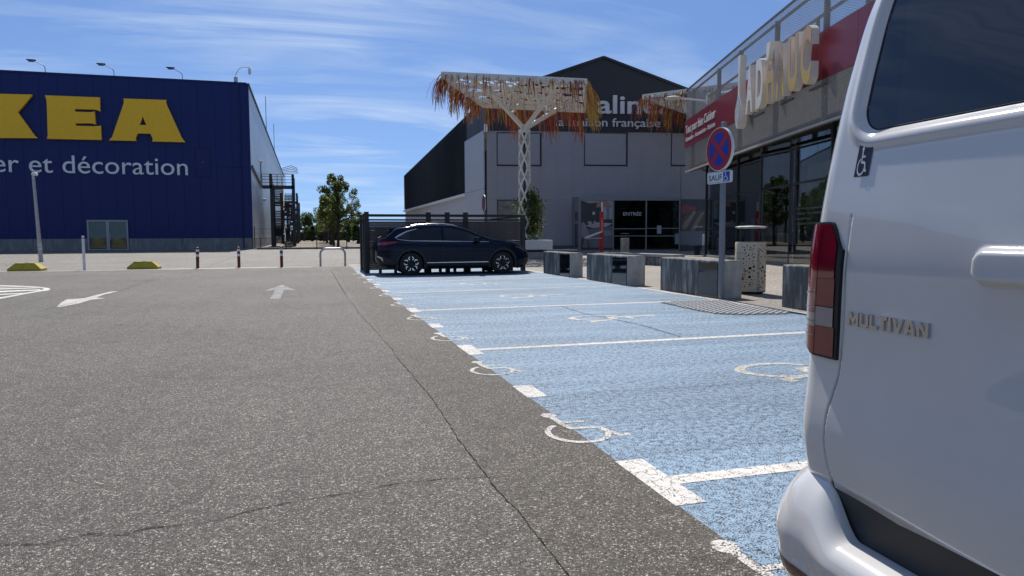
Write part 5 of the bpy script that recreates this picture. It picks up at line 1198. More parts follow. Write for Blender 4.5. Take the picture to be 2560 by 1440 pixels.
part('support', MB().box((0.05, 0, 0.23), (0.12, 0.4, 0.46)), M_dsteel, t); part('upright', MB().box((0.5, 0, 0.6), (0.14, 0.3, 1.1), bev=0.02), M_white, t)

# ------------------------------------------------------------------ perforated litter bins
M_bin = mat('beige_bin_metal', (0.56, 0.47, 0.34), 0.5, var=0.08, vs=3)
M_hole = mat('bin_hole_dark', (0.010, 0.009, 0.008), 0.9)
def bin_(label, loc, s=1.0, rz=0.0, words=True):
    t = thing('litter_bin', label, 'litter bin', loc, rz, group='perforated litter bins'); r_, H = 0.295 * s, 1.0 * s
    sy_ = 0.8
    part('shell', MB().lathe([(r_ - 0.01, 0.05), (r_, 0.06), (r_, H - 0.02), (r_ - 0.01, H)], 48, sy=sy_), M_bin, t, smooth=True)
    part('liner', MB().lathe([(0.001, 0.07), (r_ - 0.02, 0.07), (r_ - 0.02, H + 0.005), (0.001, H + 0.005)], 32, sy=sy_), M_black, t)
    part('foot_ring', MB().lathe([(r_ * 0.96, 0.03), (r_ * 1.01, 0.05), (r_ * 0.8, 0.05)], 32, sy=sy_), M_dsteel, t)
    for x in (-0.17, 0.0, 0.17): part('foot', MB().box((x * s, 0, 0.025), (0.05, 0.3, 0.05)), M_dsteel, t)
    rnd = random.Random(21); hs = []
    def surf(a, z, o=0.0): return Vector(((r_ + o) * math.cos(a), (r_ + o) * sy_ * math.sin(a), z))
    hm = MB()
    big = [(0.62, 0.030), (0.52, 0.028), (0.56, 0.022), (0.42, 0.024), (0.36, 0.026), (0.30, 0.024), (0.47, 0.020), (0.7, 0.016), (0.26, 0.02), (0.8, 0.013)]
    tries = [(R(rnd.uniform(165, 335)), z * H + rnd.uniform(-.03, .03), q) for z, q in big for _ in range(3)] + [(R(rnd.uniform(155, 345)), rnd.uniform(0.12, 0.94) * H, rnd.choice([0.006, 0.008, 0.010, 0.012, 0.016])) for _ in range(700)]
    for a, z, q in tries:
        if words and R(268) < a < R(291): continue
        p = surf(a, z)
        if any((p - c_).length < q + q2 + 0.012 for c_, q2 in hs): continue
        hs.append((p, q)); vs_ = []
        for k_ in range(12):
            th = 2 * math.pi * k_ / 12; vs_.append(surf(a + q * math.cos(th) / (r_ * 0.9), z + q * math.sin(th), 0.0015))
        hm.add(vs_, [list(range(12))])
    part('perforations', hm, M_hole, t, kind='stuff')
    if words:
        g, F = text_fit("BULD'AIR SHOPPING", 0.08 * H, 0.88 * H, 0, 0.062, 0.0); lm = MB()
        for q in g: part('letter', glyph_mb(q, lambda x, y, d: surf(R(288) - F(x, y)[1] / r_, F(x, y)[0], 0.0022), 0, None), M_hole, t)
    for x in (-0.2, 0.17): part('lid_post', MB().tube([(x * s, 0, H), (x * s, 0, H + 0.27 * s)], 0.018, 8), M_black, t)
    part('lid', MB().lathe([(0.001, 0.0), (r_ * 0.8, -0.01), (r_ * 1.02, 0.01), (r_ * 1.02, 0.02), (r_ * .8, 0.035), (0.001, 0.045)], 36, (0, 0, H + 0.27 * s), sy=0.9), M_steel, t, smooth=True)
    part('hinge_strip', MB().box((-r_ * 0.94, -r_ * 0.25, H * 0.5), (0.012, 0.012, H * 0.9)), M_bin, t)
    return t
bin_("beige perforated litter bin with flat grey lid and vertical lettering between two blocks", (8.22, 11.95, 0), 1.0, R(-12))
q = cw(7.05, 44.5); bin_('small distant perforated bin in front of the glazed entrance', (q.x, q.y, 0), 0.95, 0, False)

# ------------------------------------------------------------------ no-stopping sign
SG = Vector((7.03, 11.07, 0))
t = thing('no_stopping_sign', 'round red and blue no-stopping sign with SAUF plate on a grey pole', 'road sign', SG)
M_pole = mat('grey_pole', (0.2, 0.215, 0.24), 0.5, metal=0.4, var=0.1)
M_sb = mat('sign_blue', (0.012, 0.03, 0.30), 0.35, var=0.04); M_sr = mat('sign_red', (0.36, 0.012, 0.015), 0.35, var=0.04); M_sw = mat('sign_white', (0.66, 0.67, 0.68), 0.4, var=0.03)
part('pole', MB().box((0, 0, 1.55), (0.08, 0.08, 3.1), bev=0.01), M_pole, t)
nrm = Matrix.Rotation(R(3), 3, 'Z') @ Vector((-1, 0, 0)); lat_ = Vector((nrm.y, -nrm.x, 0))      # lat_ points to the reader's right
if lat_.y > 0: lat_ = -lat_
zcen = CZ + (586 - 377) / FPX * 12.58; DR = 0.375
def sf(u, v, d): return nrm * (0.05 + d) + lat_ * u + Vector((0, 0, v))
circ = lambda r_, n=48: [(r_ * math.cos(2 * math.pi * k_ / n), zcen + r_ * math.sin(2 * math.pi * k_ / n)) for k_ in range(n)]
disc = part('disc', MB().prism([circ(DR)], sf, 0.0, 0.05), M_sw, t)
part('red_face', MB().prism([circ(DR - 0.012)], sf, 0.0502, 0.052), M_sr, disc)
cross = MB()
rb_ = DR * 0.76
for k_ in range(4):
    a0 = R(45 + 90 * k_) + 0.17; a1 = R(45 + 90 * (k_ + 1)) - 0.17; off = 0.065
    m_ = (a0 + a1) / 2; pts = [(off * math.cos(m_) * 1.0, zcen + off * math.sin(m_))] + [(rb_ * math.cos(a0 + (a1 - a0) * i / 10), zcen + rb_ * math.sin(a0 + (a1 - a0) * i / 10)) for i in range(11)]
    part('blue_quadrant', MB().prism([pts], sf, 0.0522, 0.0535), M_sb, disc)
zp0 = CZ + (586 - 460) / FPX * 12.58; zp1 = CZ + (586 - 431) / FPX * 12.58
def rr_(u0, u1, v0, v1, r_, n=5):
    out = []
    for (cx_, cy_, a) in ((u1 - r_, v0 + r_, -90), (u1 - r_, v1 - r_, 0), (u0 + r_, v1 - r_, 90), (u0 + r_, v0 + r_, 180)):
        for k_ in range(n + 1): th = R(a + 90 * k_ / n); out.append((cx_ + r_ * math.cos(th), cy_ + r_ * math.sin(th)))
    return out
pw_ = 0.34
plt = part('plate', MB().prism([rr_(-pw_, pw_, zp0 + 0.0, zp1, 0.04)], sf, 0.0, 0.045), M_sw, t)
part('plate_border', MB().prism([rr_(-pw_ + 0.012, pw_ - 0.012, zp0 + 0.012, zp1 - 0.012, 0.035), rr_(-pw_ + 0.018, pw_ - 0.018, zp0 + 0.018, zp1 - 0.018, 0.03)], sf, 0.0455, 0.0465), M_black, plt)
g, F = text_fit('SAUF', -pw_ + 0.05, 0.1, zp0 + 0.05, zp1 - zp0 - 0.10, 0.01); tm = MB()
for q in g: part('letter', glyph_mb(q, lambda x, y, d: sf(F(x, y)[0], F(x, y)[1], d), 0.0456, 0.047), M_black, plt)
part('blue_square', MB().prism([[(0.135, zp0 + 0.025), (pw_ - 0.03, zp0 + 0.025), (pw_ - 0.03, zp1 - 0.025), (0.135, zp1 - 0.025)]], sf, 0.0456, 0.0468), M_sb, plt)
wm2 = MB()
for p_ in wheelchair(0.085, 0.09): wm2.prism([[(0.148 + u * 0.155, zp0 + 0.03 + v * (zp1 - zp0 - 0.06)) for u, v in p_]], sf, 0.0470, None)
part('wheelchair_symbol', wm2, M_sw, plt, fix=False)

# far round sign, edge on, left of the grey shop
q = cw(-1.55, 40.0); t = thing('no_entry_sign', 'round dark red sign seen nearly edge-on by the grey shop corner', 'road sign', (q.x, q.y, 0))
zc2 = CZ + (588 - 509) / FPX * 40
part('pole', MB().tube([(0.05, 0, 0), (0.05, 0, zc2 + 0.5)], 0.04, 8), M_pole, t)
nn = Matrix.Rotation(R(-94), 3, 'Z') @ Vector((0, -1, 0)); nn = Vector((-math.cos(R(-1)), -0.02, 0)); l2 = Vector((0.02, -1, 0)).normalized()
# turned so that it shows as a thin ellipse
vd = Vector((q.x, q.y, 0)).normalized(); nn = (Matrix.Rotation(R(102), 3, 'Z') @ (-vd)).normalized() * -1; l2 = Vector((nn.y, -nn.x, 0))
ds = part('disc', MB().prism([[(0.47 * math.cos(2 * math.pi * k_ / 32), 0.47 * math.sin(2 * math.pi * k_ / 32)) for k_ in range(32)]], lambda u, v, d: nn * d + l2 * u + Vector((0, 0, zc2 + v)), -0.02, 0.02), M_steel, t)
for s_3 in (1, -1): part('face', MB().prism([[(0.44 * math.cos(2 * math.pi * k_ / 32), 0.44 * math.sin(2 * math.pi * k_ / 32)) for k_ in range(32)]], lambda u, v, d: nn * d * s_3 + l2 * u + Vector((0, 0, zc2 + v)), 0.021, 0.023), mat('dark_red_sign', (0.10, 0.012, 0.03), 0.5), ds)

# red welcome post with a white slatted fan
q = cw(5.35, 42.6); t = thing('welcome_post', 'tall red post reading Bienvenue before the glazed entrance', 'sign post', (q.x, q.y, 0), R(-12))
hp = CZ + (587 - 530) / FPX * 42.6
part('post', MB().box((0, 0, hp / 2), (0.22, 0.14, hp), bev=0.01), M_red, t); part('lamp_top', MB().tube([(0.03, 0, hp), (0.03, 0, hp + 0.55)], 0.05, 8), M_white, t)
g, F = text_fit('Bienvenue !', 1.28, 2.1, -0.045, 0.085, 0.005); tm = MB()
for q_ in g: part('letter', glyph_mb(q_, lambda x, y, d: (-F(x, y)[1], -0.073, F(x, y)[0]), 0, None), M_white, t)
t2 = thing('reading_shelf', 'tilted white slatted oval tray fixed beside the red post', 'tray', (q.x - 0.1, q.y - 0.3, 0.95), R(-12))
for i in range(7):
    w_ = 0.42 * math.sqrt(max(0.05, 1 - ((i - 3) / 3.6) ** 2)); part('slat', MB().bar((-0.95 + 0.14 * i, -w_, 0.02 + 0.055 * i), (-0.95 + 0.14 * i, w_, 0.02 + 0.055 * i), 0.1, 0.03), M_white, t2)
part('rim', MB().tube([(-0.5 + 0.52 * math.cos(a), 0.44 * math.sin(a), 0.2 + 0.2 * math.cos(a)) for a in [2 * math.pi * k_ / 24 for k_ in range(25)]], 0.03, 6), M_white, t2); part('strut', MB().tube([(-0.9, 0, 0.0), (0, 0, 0.0)], 0.025, 6), M_white, t2)

# ------------------------------------------------------------------ bollards, posts and humps by the white line
M_brd = mat('bollard_red', (0.13, 0.010, 0.012), 0.5, var=0.15); M_wh = mat('reflective_white', (0.75, 0.75, 0.74), 0.4, var=0.05)
bol = thing('bollard', 'leftmost red and white bollard on the white line', 'bollard', (-3.81, 27.73, 0), group='red and white bollards')
part('post', MB().lathe([(0.055, 0), (0.055, 0.72), (0.045, 0.75), (0.001, 0.765)], 16), M_brd, bol, smooth=True)
for z in (0.42, 0.60): part('white_band', MB().lathe([(0.057, z), (0.057, z + 0.085)], 16), M_wh, bol, smooth=True)
reg(bol)
for x, y, l in ((-2.42, 27.8, 'middle red and white bollard on the white line'), (-0.93, 27.7, 'red and white bollard nearest to the steel hoop')):
    c = copy_tree(bol); c.location = (x, y, 0); c['label'] = l
bol.rotation_euler = (0, R(1), 0)
t = thing('marker_post', 'thin plain white post between the two yellow humps', 'post', (-7.46, 27.85, 0)); part('post', MB().lathe([(0.045, 0), (0.045, 1.14), (0.04, 1.17), (0.001, 1.18)], 14), M_wh, t, smooth=True); part('collar', MB().lathe([(0.048, 1.08), (0.048, 1.15)], 14), M_steel, t, smooth=True)
M_hy = mat('yellow_hump_paint', (0.42, 0.33, 0.02), 0.6, var=0.18, vs=5, bump=0.2, bs=30)
def hump(label, x0, x1, yc):
    t = thing('yellow_hump', label, 'concrete block', ((x0 + x1) / 2, yc, 0), group='yellow concrete humps'); L = (x1 - x0) / 2; mb = MB()
    lo = [(-L, -0.3, 0), (L, -0.3, 0), (L, 0.3, 0), (-L, 0.3, 0)]; mi_ = [(-L, -0.3, 0.07), (L, -0.3, 0.07), (L, 0.3, 0.07), (-L, 0.3, 0.07)]; hi = [(-L + 0.22, -0.2, 0.27), (L - 0.22, -0.2, 0.27), (L - 0.22, 0.2, 0.27), (-L + 0.22, 0.2, 0.27)]
    mb.add(lo + mi_ + hi, [[0, 1, 5, 4], [1, 2, 6, 5], [2, 3, 7, 6], [3, 0, 4, 7], [4, 5, 9, 8], [5, 6, 10, 9], [6, 7, 11, 10], [7, 4, 8, 11], [8, 9, 10, 11]]); part('block', mb, M_hy, t)
    part('lifting_notch', MB().box((0, 0, 0.272), (0.12, 0.08, 0.01)), M_dsteel, t)
hump('left yellow concrete hump beside the leaning pole', -9.72, -8.72, 27.95); hump('right yellow concrete hump between the white post and the bollards', -6.12, -5.12, 28.1)
t = thing('leaning_pole', 'tall broken grey pole leaning left in front of the blue store', 'pole', (-11.81, 37.53, 0))
top_ = atY(83, 440, 37.2) - Vector((-11.81, 37.53, 0))
part('pole', MB().tube([(0, 0, 0), top_ * 0.12, top_ * 0.6, top_], [0.095, 0.085, 0.07, 0.06], 10), M_steel, t, smooth=True); part('cap', MB().box(top_ + Vector((0.06, 0, 0.08)), (0.24, 0.2, 0.14), bev=0.05), M_wh, t); part('torn_sticker', MB().tube([top_ * 0.14, top_ * 0.24], [0.09, 0.088], 10, cap=False), mat('torn_paper', (0.5, 0.5, 0.48), 0.8, var=0.6, vs=12), t)
t = thing('steel_hoop', 'low galvanised steel hoop barrier beside the enclosure', 'barrier', (0.93, 28.2, 0)); hw = 0.46; pts = [(-hw, 0, 0), (-hw, 0, 0.46)] + [(-hw + 0.2 - 0.2 * math.cos(a), 0, 0.46 + 0.2 * math.sin(a)) for a in (0.4, 0.8, 1.2, 1.57)]; pts = pts + [(-x, y, z) for x, y, z in pts[::-1]]
part('hoop', MB().tube(pts, 0.04, 10), M_steel, t, smooth=True)

# ------------------------------------------------------------------ trees and shrubs beyond the fence
def tree_mesh(seed, H, n=6500, w_=1.0, size=0.095, trunk0=0.33):
    rnd = random.Random(seed); cc = []; m = MB(); tk = MB()
    tk.tube([(0, 0, 0), (rnd.uniform(-.1, .1), 0, H * 0.3), (rnd.uniform(-.2, .2), rnd.uniform(-.2, .2), H * 0.62), (rnd.uniform(-.2, .2), 0, H * 0.9)], [0.13, 0.11, 0.07, 0.02], 7)
    for i in range(75):
        z = H * (trunk0 + (0.97 - trunk0) * rnd.random() ** 0.9); f = (z / H - trunk0) / (1 - trunk0); R_ = w_ * H * 0.27 * (1 - abs(f - 0.35) ** 1.5 * 1.35); a = rnd.uniform(0, 6.283); d = R_ * rnd.uniform(0.25, 1.0)
        c = (math.cos(a) * d, math.sin(a) * d, z); cc.append((c, H * rnd.uniform(0.03, 0.07)))
        if i % 2 == 0: tk.tube([(0, 0, z * 0.72), (c[0] * 0.6, c[1] * 0.6, z * 0.92), c], [0.05, 0.03, 0.01], 5)
    leaves(m, cc, n, size, rnd, (0.45, 0.3, 0.25)); return m.mesh('crown', [M_leaf, M_leafd, M_leafy], fix=False), tk.mesh('trunk', M_bark, smooth=True)
var = [tree_mesh(s_, 6.3, w_=1.2 + 0.12 * (s_ % 3)) for s_ in (31, 32, 33)]
rnd = random.Random(9)
labs = ['nearest and tallest tree of the row beyond the fence', 'second tree of the row, close behind the tallest'] + ['tree number %s from the near end of the row beyond the fence' % w_ for w_ in ('three', 'four', 'five', 'six', 'seven', 'eight', 'nine')]
for i in range(9):
    y = 76 + i * 7.5; H = (7.4, 6.2, 6.0, 5.9, 6.0, 5.8, 6.1, 5.9, 6.0)[i]
    t = thing('street_tree', labs[i], 'tree', (3.1 + rnd.uniform(-.25, .25), y, 0), rnd.uniform(0, 6.28), 'trees in the row beyond the fence'); s_4 = H / 6.3; t.scale = (s_4 * (1.0 if i else 1.02), s_4, s_4)
    cm_, tm_ = tree_mesh(79, 6.3, 12000, 1.3, 0.085, 0.28) if i == 0 else var[i % 3]
    o = part('trunk', tm_, None, t); o = part('crown', cm_, None, t)
def bush(name, label, cat, X, Z, W, H, n, seed, z0=0.0, trunk=True, sz=0.3, mw=(0.3, 0.6, 0.1)):
    rnd = random.Random(seed); p = cw(X, Z); cc = [((rnd.uniform(-.5, .5) * W, rnd.uniform(-.5, .5) * W, z0 + (H - z0) * rnd.uniform(0.15, 0.85)), min(W, H) * rnd.uniform(0.16, 0.3)) for _ in range(14)]
    m = MB(); leaves(m, cc, n, sz, rnd, mw); t = thing(name, label, cat, p); part('crown', m, [M_leaf, M_leafd, M_leafy], t, fix=False)
    if trunk: part('trunk', MB().tube([(0, 0, 0), (0.2, 0, H * 0.3), (0, 0, H * 0.7)], [0.3, 0.25, 0.1], 7), M_bark, t)
for (px, Z, top_y, wpx, nm, lb_, cat) in ((762, 165, 530, 36, 'umbrella_pine', 'dark rounded pine far behind the escape stairs', 'tree'), (782, 150, 561, 30, 'shrub', 'olive shrub left of the tree row, far behind', 'shrub'), (815, 158, 570, 36, 'shrub', 'low dark shrub between the row trunks, far behind', 'shrub'), (872, 130, 556, 34, 'shrub', 'bushy shrub right of the row trunks', 'shrub'), (897, 100, 540, 22, 'dark_tree', 'dark tree peeping out left of the enclosure posts', 'tree')):
    bush(nm, lb_, cat, (px - 1280) / FPX * Z, Z, wpx / FPX * Z, CZ + (591 - top_y) / FPX * Z, 1800, int(px), 0.0 if nm != 'umbrella_pine' else 2.5, True, 0.28)
hm = MB(); rnd = random.Random(99)
for i in range(80): pass
cc = [((cw((px - 1280) / FPX * Z, Z).x, cw((px - 1280) / FPX * Z, Z).y, rnd.uniform(0.3, 1.9)), 1.6) for Z in (180,) for px in range(560, 1120, 7)]
leaves(hm, cc, 16000, 0.45, rnd, (0.3, 0.6, 0.1)); part('tree_belt', hm, [M_leaf, M_leafd, M_leafy], kind='stuff', fix=False)

# ------------------------------------------------------------------ white van, rear left corner close to the eye
VX, VY = 1.345, 0.75
van = thing('white_van', 'white van close on the right with dark rear window and chrome lettering', 'van', (VX, VY, 0))
M_vw = mat('white_car_paint', (0.65, 0.635, 0.61), 0.12, var=0.035, vs=2.5, coat=1.0, spec=0.5)
M_vg = mat('privacy_glass', (0.010, 0.014, 0.022), 0.02, spec=0.75, var=0.1)
M_trim = mat('black_trim', (0.012, 0.012, 0.013), 0.45, var=0.2)
M_step = mat('satin_grey_black_plastic', (0.030, 0.030, 0.031), 0.38, var=0.1)
M_lr = mat('tail_red', (0.19, 0.003, 0.006), 0.08, coat=1.0, var=0.12, vs=6)
M_lr2 = mat('tail_red_lower', (0.19, 0.006, 0.009), 0.08, coat=1.0, var=0.15, vs=9)
M_lc = mat('tail_clear', (0.30, 0.25, 0.25), 0.10, coat=1.0, var=0.1, vs=12)
M_lp = mat('tail_pink_clear', (0.25, 0.07, 0.08), 0.10, coat=1.0, var=0.2, vs=12)
M_chrome = mat('bright_chrome', (0.55, 0.55, 0.56), 0.08, metal=1.0, var=0.02)
W, RC = 0.997, 0.10
LEN = 4.9
# plan contour from the rear centre round the left corner and along the side
cont = []
for i in range(60): t_ = (W - RC) * i / 60; cont.append((0.022 * (t_ / W) ** 2, t_))
x_c = 0.022 * ((W - RC) / W) ** 2
for i in range(41):
    a = R(2 + 88 * i / 40); e = 1.0; cont.append((x_c + RC * 1.15 * (1 - math.cos(a)), W - RC + RC * math.sin(a)))
x_e, y_e = cont[-1]
for i in range(1, 60): cont.append((x_e + (LEN - x_e) * i / 59, y_e + 0.012 * math.sin(math.pi * i / 59)))
cs_ = [0.0]
for a, b in zip(cont[:-1], cont[1:]): cs_.append(cs_[-1] + math.hypot(b[0] - a[0], b[1] - a[1]))
ca_ = np.array(cont); csn = np.array(cs_)
S_C = cs_[60]; S_E = cs_[100]
def cpt(s):
    sg = 1 if s >= 0 else -1; s = abs(s); return float(np.interp(s, csn, ca_[:, 0])), sg * float(np.interp(s, csn, ca_[:, 1]))
def cnr(s):
    x0, y0 = cpt(s - 0.004); x1, y1 = cpt(s + 0.004); l = math.hypot(x1 - x0, y1 - y0); return -(y1 - y0) / l, (x1 - x0) / l     # outward normal (dx, dy)
X0T = [(0.30, 0.03), (0.40, 0.012), (0.47, -0.006), (0.54, -0.020), (0.60, -0.026), (0.66, -0.023), (0.76, -0.012), (0.85, -0.008), (1.0, -0.006), (1.08, -0.004), (1.17, 0.004), (1.26, 0.014), (1.42, 0.034), (1.6, 0.064), (1.77, 0.102), (1.87, 0.15), (1.93, 0.23), (1.97, 0.40)]
WT = [(0.30, 0.990), (0.5, 0.998), (0.9, 1.0), (1.1, 0.995), (1.26, 0.985), (1.42, 0.968), (1.6, 0.945), (1.77, 0.915), (1.87, 0.88), (1.93, 0.83), (1.97, 0.70)]
XFT = [(0.30, 4.85), (0.6, 4.9), (0.9, 4.82), (1.05, 4.55), (1.15, 4.05), (1.5, 3.55), (1.8, 3.15), (1.93, 2.8), (1.97, 2.5)]
def vpt(s, z, off=0.0):
    """surface point of the van shell, z = height, off = metres outwards"""
    cx_, cy_ = cpt(s); x0 = smt(X0T, z); w_ = smt(WT, z)
    k_ = max(0.0, min(1.0, (cx_ - 0.0) / LEN)); xf = smt(XFT, z)
    x = x0 * (1 - k_) + cx_ * (xf / LEN) if cx_ > 0.3 else x0 + cx_ * (1 - (1 - xf / LEN) * (cx_ / 0.3) * (cx_ / 0.3))
    y = cy_ * w_
    nx, ny = cnr(s); return Vector((x + nx * off, y + ny * off, z))
def sstep(a, b, x):
    t_ = max(0.0, min(1.0, (x - a) / (b - a))); return t_ * t_ * (3 - 2 * t_)
# window outline in (s, z): signed distance of a slanted rounded box
def wedge(z): return 0.846 + (z - 1.45) * 0.05          # left edge of the window in s as a function of height
def win_sd(s, z):
    s = abs(s); a = s - wedge(z); b = 1.412 - z + 0.028 * (s / 0.8) ** 2 * 0; c = z - 1.86; r_ = 0.07
    qx, qz = a + r_, max(b, c) + r_
    return math.hypot(max(qx, 0), max(qz, 0)) + min(max(qx, qz), 0) - r_
def seamS(z):   # shut line between quarter and tailgate
    return smt([(0.40, 0.812), (0.46, 0.822), (0.56, 0.842), (0.66, 0.838), (0.72, 0.824), (0.79, 0.808), (1.2, 0.808)], z)
def vdisp(s, z):
    a = abs(s); d = 0.0
    if a < S_E + 0.02:
        sd = win_sd(s, z); d -= 0.020 * (1 - sstep(-0.012, 0.022, sd))
        d += 0.006 * math.exp(-((sd - 0.028) / 0.016) ** 2)
        if z < 1.20:
            g_ = abs(a - seamS(z)); d -= 0.014 * (1 - sstep(0.0016, 0.0040, g_))
    if a < 0.60 and z > 0.70:
        # grip bar and plate recess
        r_ = 0.03; qx = a - 0.418 + r_; qz = abs(z - 1.082) - 0.040 + r_; sd = math.hypot(max(qx, 0), max(qz, 0)) + min(max(qx, qz), 0) - r_
        d += 0.024 * (1 - sstep(-0.013, 0.002, sd))
        qx = a - 0.41 + 0.06; qz = abs(z - 0.905) - 0.13 + 0.06; sd = math.hypot(max(qx, 0), max(qz, 0)) + min(max(qx, qz), 0) - 0.06
        d -= 0.014 * (1 - sstep(-0.085, 0.012, sd)) * sstep(0.72, 0.95, z)
    return d
def zbot(s):
    a = abs(s); return 0.412 + 0.055 * sstep(0.15, 0.85, a) if a < 0.83 else 0.466
z_list = []
z = 0.30
zz = [0.30, 0.36, 0.40]; z = 0.40
while z < 1.47: zz.append(round(z + 0.004, 4)); z += 0.004
while z < 1.965: zz.append(round(z + 0.02, 4)); z += 0.02
zz[-1] = 1.968
ss = []
s = -S_E - 0.1
sfront = [cs_[100 + i] for i in range(0, 60, 4)]
ssl = [-x for x in sfront[::-1]]
s = -S_E
while s < 0.35: ssl.append(s); s += 0.03
while s < 0.80: ssl.append(s); s += 0.0055
while s < 0.85: ssl.append(s); s += 0.0018
while s < S_E - 0.001: ssl.append(s); s += 0.007
ssl += sfront
ssl = sorted(set(round(x, 5) for x in ssl))
rows = []
for s in ssl:
    zb_ = zbot(s) if abs(s) < S_E + 0.3 else 0.30
    fade = sstep(0.15, 0.5, abs(s) - S_E) if abs(s) > S_E else 0
    zb_ = zbot(s) * (1 - fade) + 0.28 * fade
    row = []
    for k_, z in enumerate(zz):
        z2 = z if z > 0.60 else zb_ + (z - 0.30) * (0.60 - zb_) / 0.30
        row.append(vpt(s, z2, vdisp(s, z2)))
    rows.append(row)
# return flange at the lower edge so that it has thickness
for s, row in zip(ssl, rows): row.insert(0, vpt(s, row[0].z + 0.004, -0.03)); 
shell = MB(); nz = len(rows[0]); V_ = [p for r_ in rows for p in r_]; Fq = []
wheels_x = [1.0, 4.0]
for i in range(len(rows) - 1):
    for j in range(nz - 1):
        c = (V_[i * nz + j] + V_[(i + 1) * nz + j + 1]) / 2
        if any((c.x - wx) ** 2 + (c.z - 0.34) ** 2 < 0.40 ** 2 for wx in wheels_x) and abs(c.y) > 0.7: continue
        Fq.append([i * nz + j, (i + 1) * nz + j, (i + 1) * nz + j + 1, i * nz + j + 1])
shell.add(V_, Fq)
part('body', shell, M_vw, van, smooth=2, fix=True)
top = [r_[-1] for r_ in rows]
rf = MB(); n_ = len(top); half = n_ // 2
xsr = sorted(set(round(p.x, 3) for p in top)); G_ = []
yl = lambda x: np.interp(x, [p.x for p in top[n_ // 2 + 0:]], [p.y for p in top[n_ // 2:]]) if True else 0
lx = [p.x for p in top[n_ // 2:]]; ly = [abs(p.y) for p in top[n_ // 2:]]
for i in range(40):
    x = lx[0] + (lx[-1] - lx[0]) * (i / 39) ** 1.5; y = float(np.interp(x, lx, ly)); G_.append([Vector((x, y * (j / 8 - 1), 1.968 + 0.022 * (1 - (j / 8 - 1) ** 2))) for j in range(17)])
part('roof', rf.grid(G_), M_vw, van, smooth=2)
# ends and underside
part('front', MB().grid([[vpt(cs_[-1] if sg > 0 else -cs_[-1], z) for z in (0.3, 0.6, 0.9, 1.05, 1.15, 1.5, 1.8, 1.968)] for sg in (1, -1)]), M_vw, van)
part('underbody', MB().span((0.12, -0.85, 0.2), (4.7, 0.85, 0.42)), M_trim, van)
part('interior_block', MB().span((0.5, -0.75, 0.42), (3.2, 0.75, 1.0)), M_trim, van)
def vpatch(name, s0, s1, flo, fup, m, off, ns=40, nz_=10, sm=2, parent=None, thick=0.0, disp=False, label=None):
    """patch of the shell between two heights (functions of s)"""
    R_ = []
    for i in range(ns + 1):
        s = s0 + (s1 - s0) * i / ns; a, b = flo(s), fup(s); row = []
        for j in range(nz_ + 1):
            z = a + (b - a) * j / nz_; row.append(vpt(s, z, off + (vdisp(s, z) if disp else 0)))
        if thick: row = [vpt(s, a, off - thick)] + row + [vpt(s, b, off - thick)]
        R_.append(row)
    if thick:
        R_ = [[vpt(s0, r_.z, off - thick) for r_ in R_[0]]] + R_ + [[vpt(s1, r_.z, off - thick) for r_ in R_[-1]]]
    return part(name, MB().grid(R_), m, parent or van, smooth=1 if thick else sm, label=label)
# rear window, built by rows in z because its sides slant
R_ = []
for j in range(61):
    z = 1.414 + (1.858 - 1.414) * j / 60; e = wedge(z); r_ = 0.07
    dz_ = min(z - 1.412, 1.86 - z)
    if dz_ < r_: e -= r_ - math.sqrt(max(0, r_ * r_ - (r_ - dz_) ** 2))
    R_.append([vpt(-e + 2 * e * i / 60, z, -0.0165) for i in range(61)])
part('rear_window', MB().grid(R_), M_vg, van, smooth=2)
gk = MB(); outl_ = []
for r_ in R_: outl_.append(r_[-1])
out2 = [r_[0] for r_ in R_]
part('window_seal', MB().tube(outl_ + [], 0.0035, 5), M_trim, van)
part('window_seal', MB().tube([R_[0][i] for i in range(61)], 0.0035, 5), M_trim, van)
# side glass (out of sight from here, seen from a step aside)
for sg in (1, -1):
    part('side_window', MB().grid([[vpt(sg * s, z, 0.004) for z in [1.12 + 0.62 * j / 6 for j in range(7)]] for s in [S_E + 0.25 + 0.2 * i for i in range(14)]]), M_vg, van, smooth=2)
part('windscreen', MB().add([(4.42, -0.8, 1.08), (4.42, 0.8, 1.08), (3.15, 0.62, 1.86), (3.15, -0.62, 1.86)], [[0, 1, 2, 3]]), M_vg, van)
for wx in wheels_x:
    for sg in (1, -1):
        tmp = MB().lathe([(0.2, -0.11), (0.31, -0.11), (0.34, -0.08), (0.34, 0.08), (0.31, 0.11), (0.2, 0.11), (0.2, -0.11)], 32)
        wl = part('wheel', MB().add([(v[0] + wx, v[2] + sg * 0.83, v[1] + 0.34) for v in tmp.v], tmp.f), M_tyre, van, smooth=True)
        tmp = MB().lathe([(0.0, 0.0), (0.21, 0.0), (0.22, 0.03)], 24); part('rim', MB().add([(v[0] + wx, v[2] * sg + sg * 0.88, v[1] + 0.34) for v in tmp.v], tmp.f), M_steel, wl)
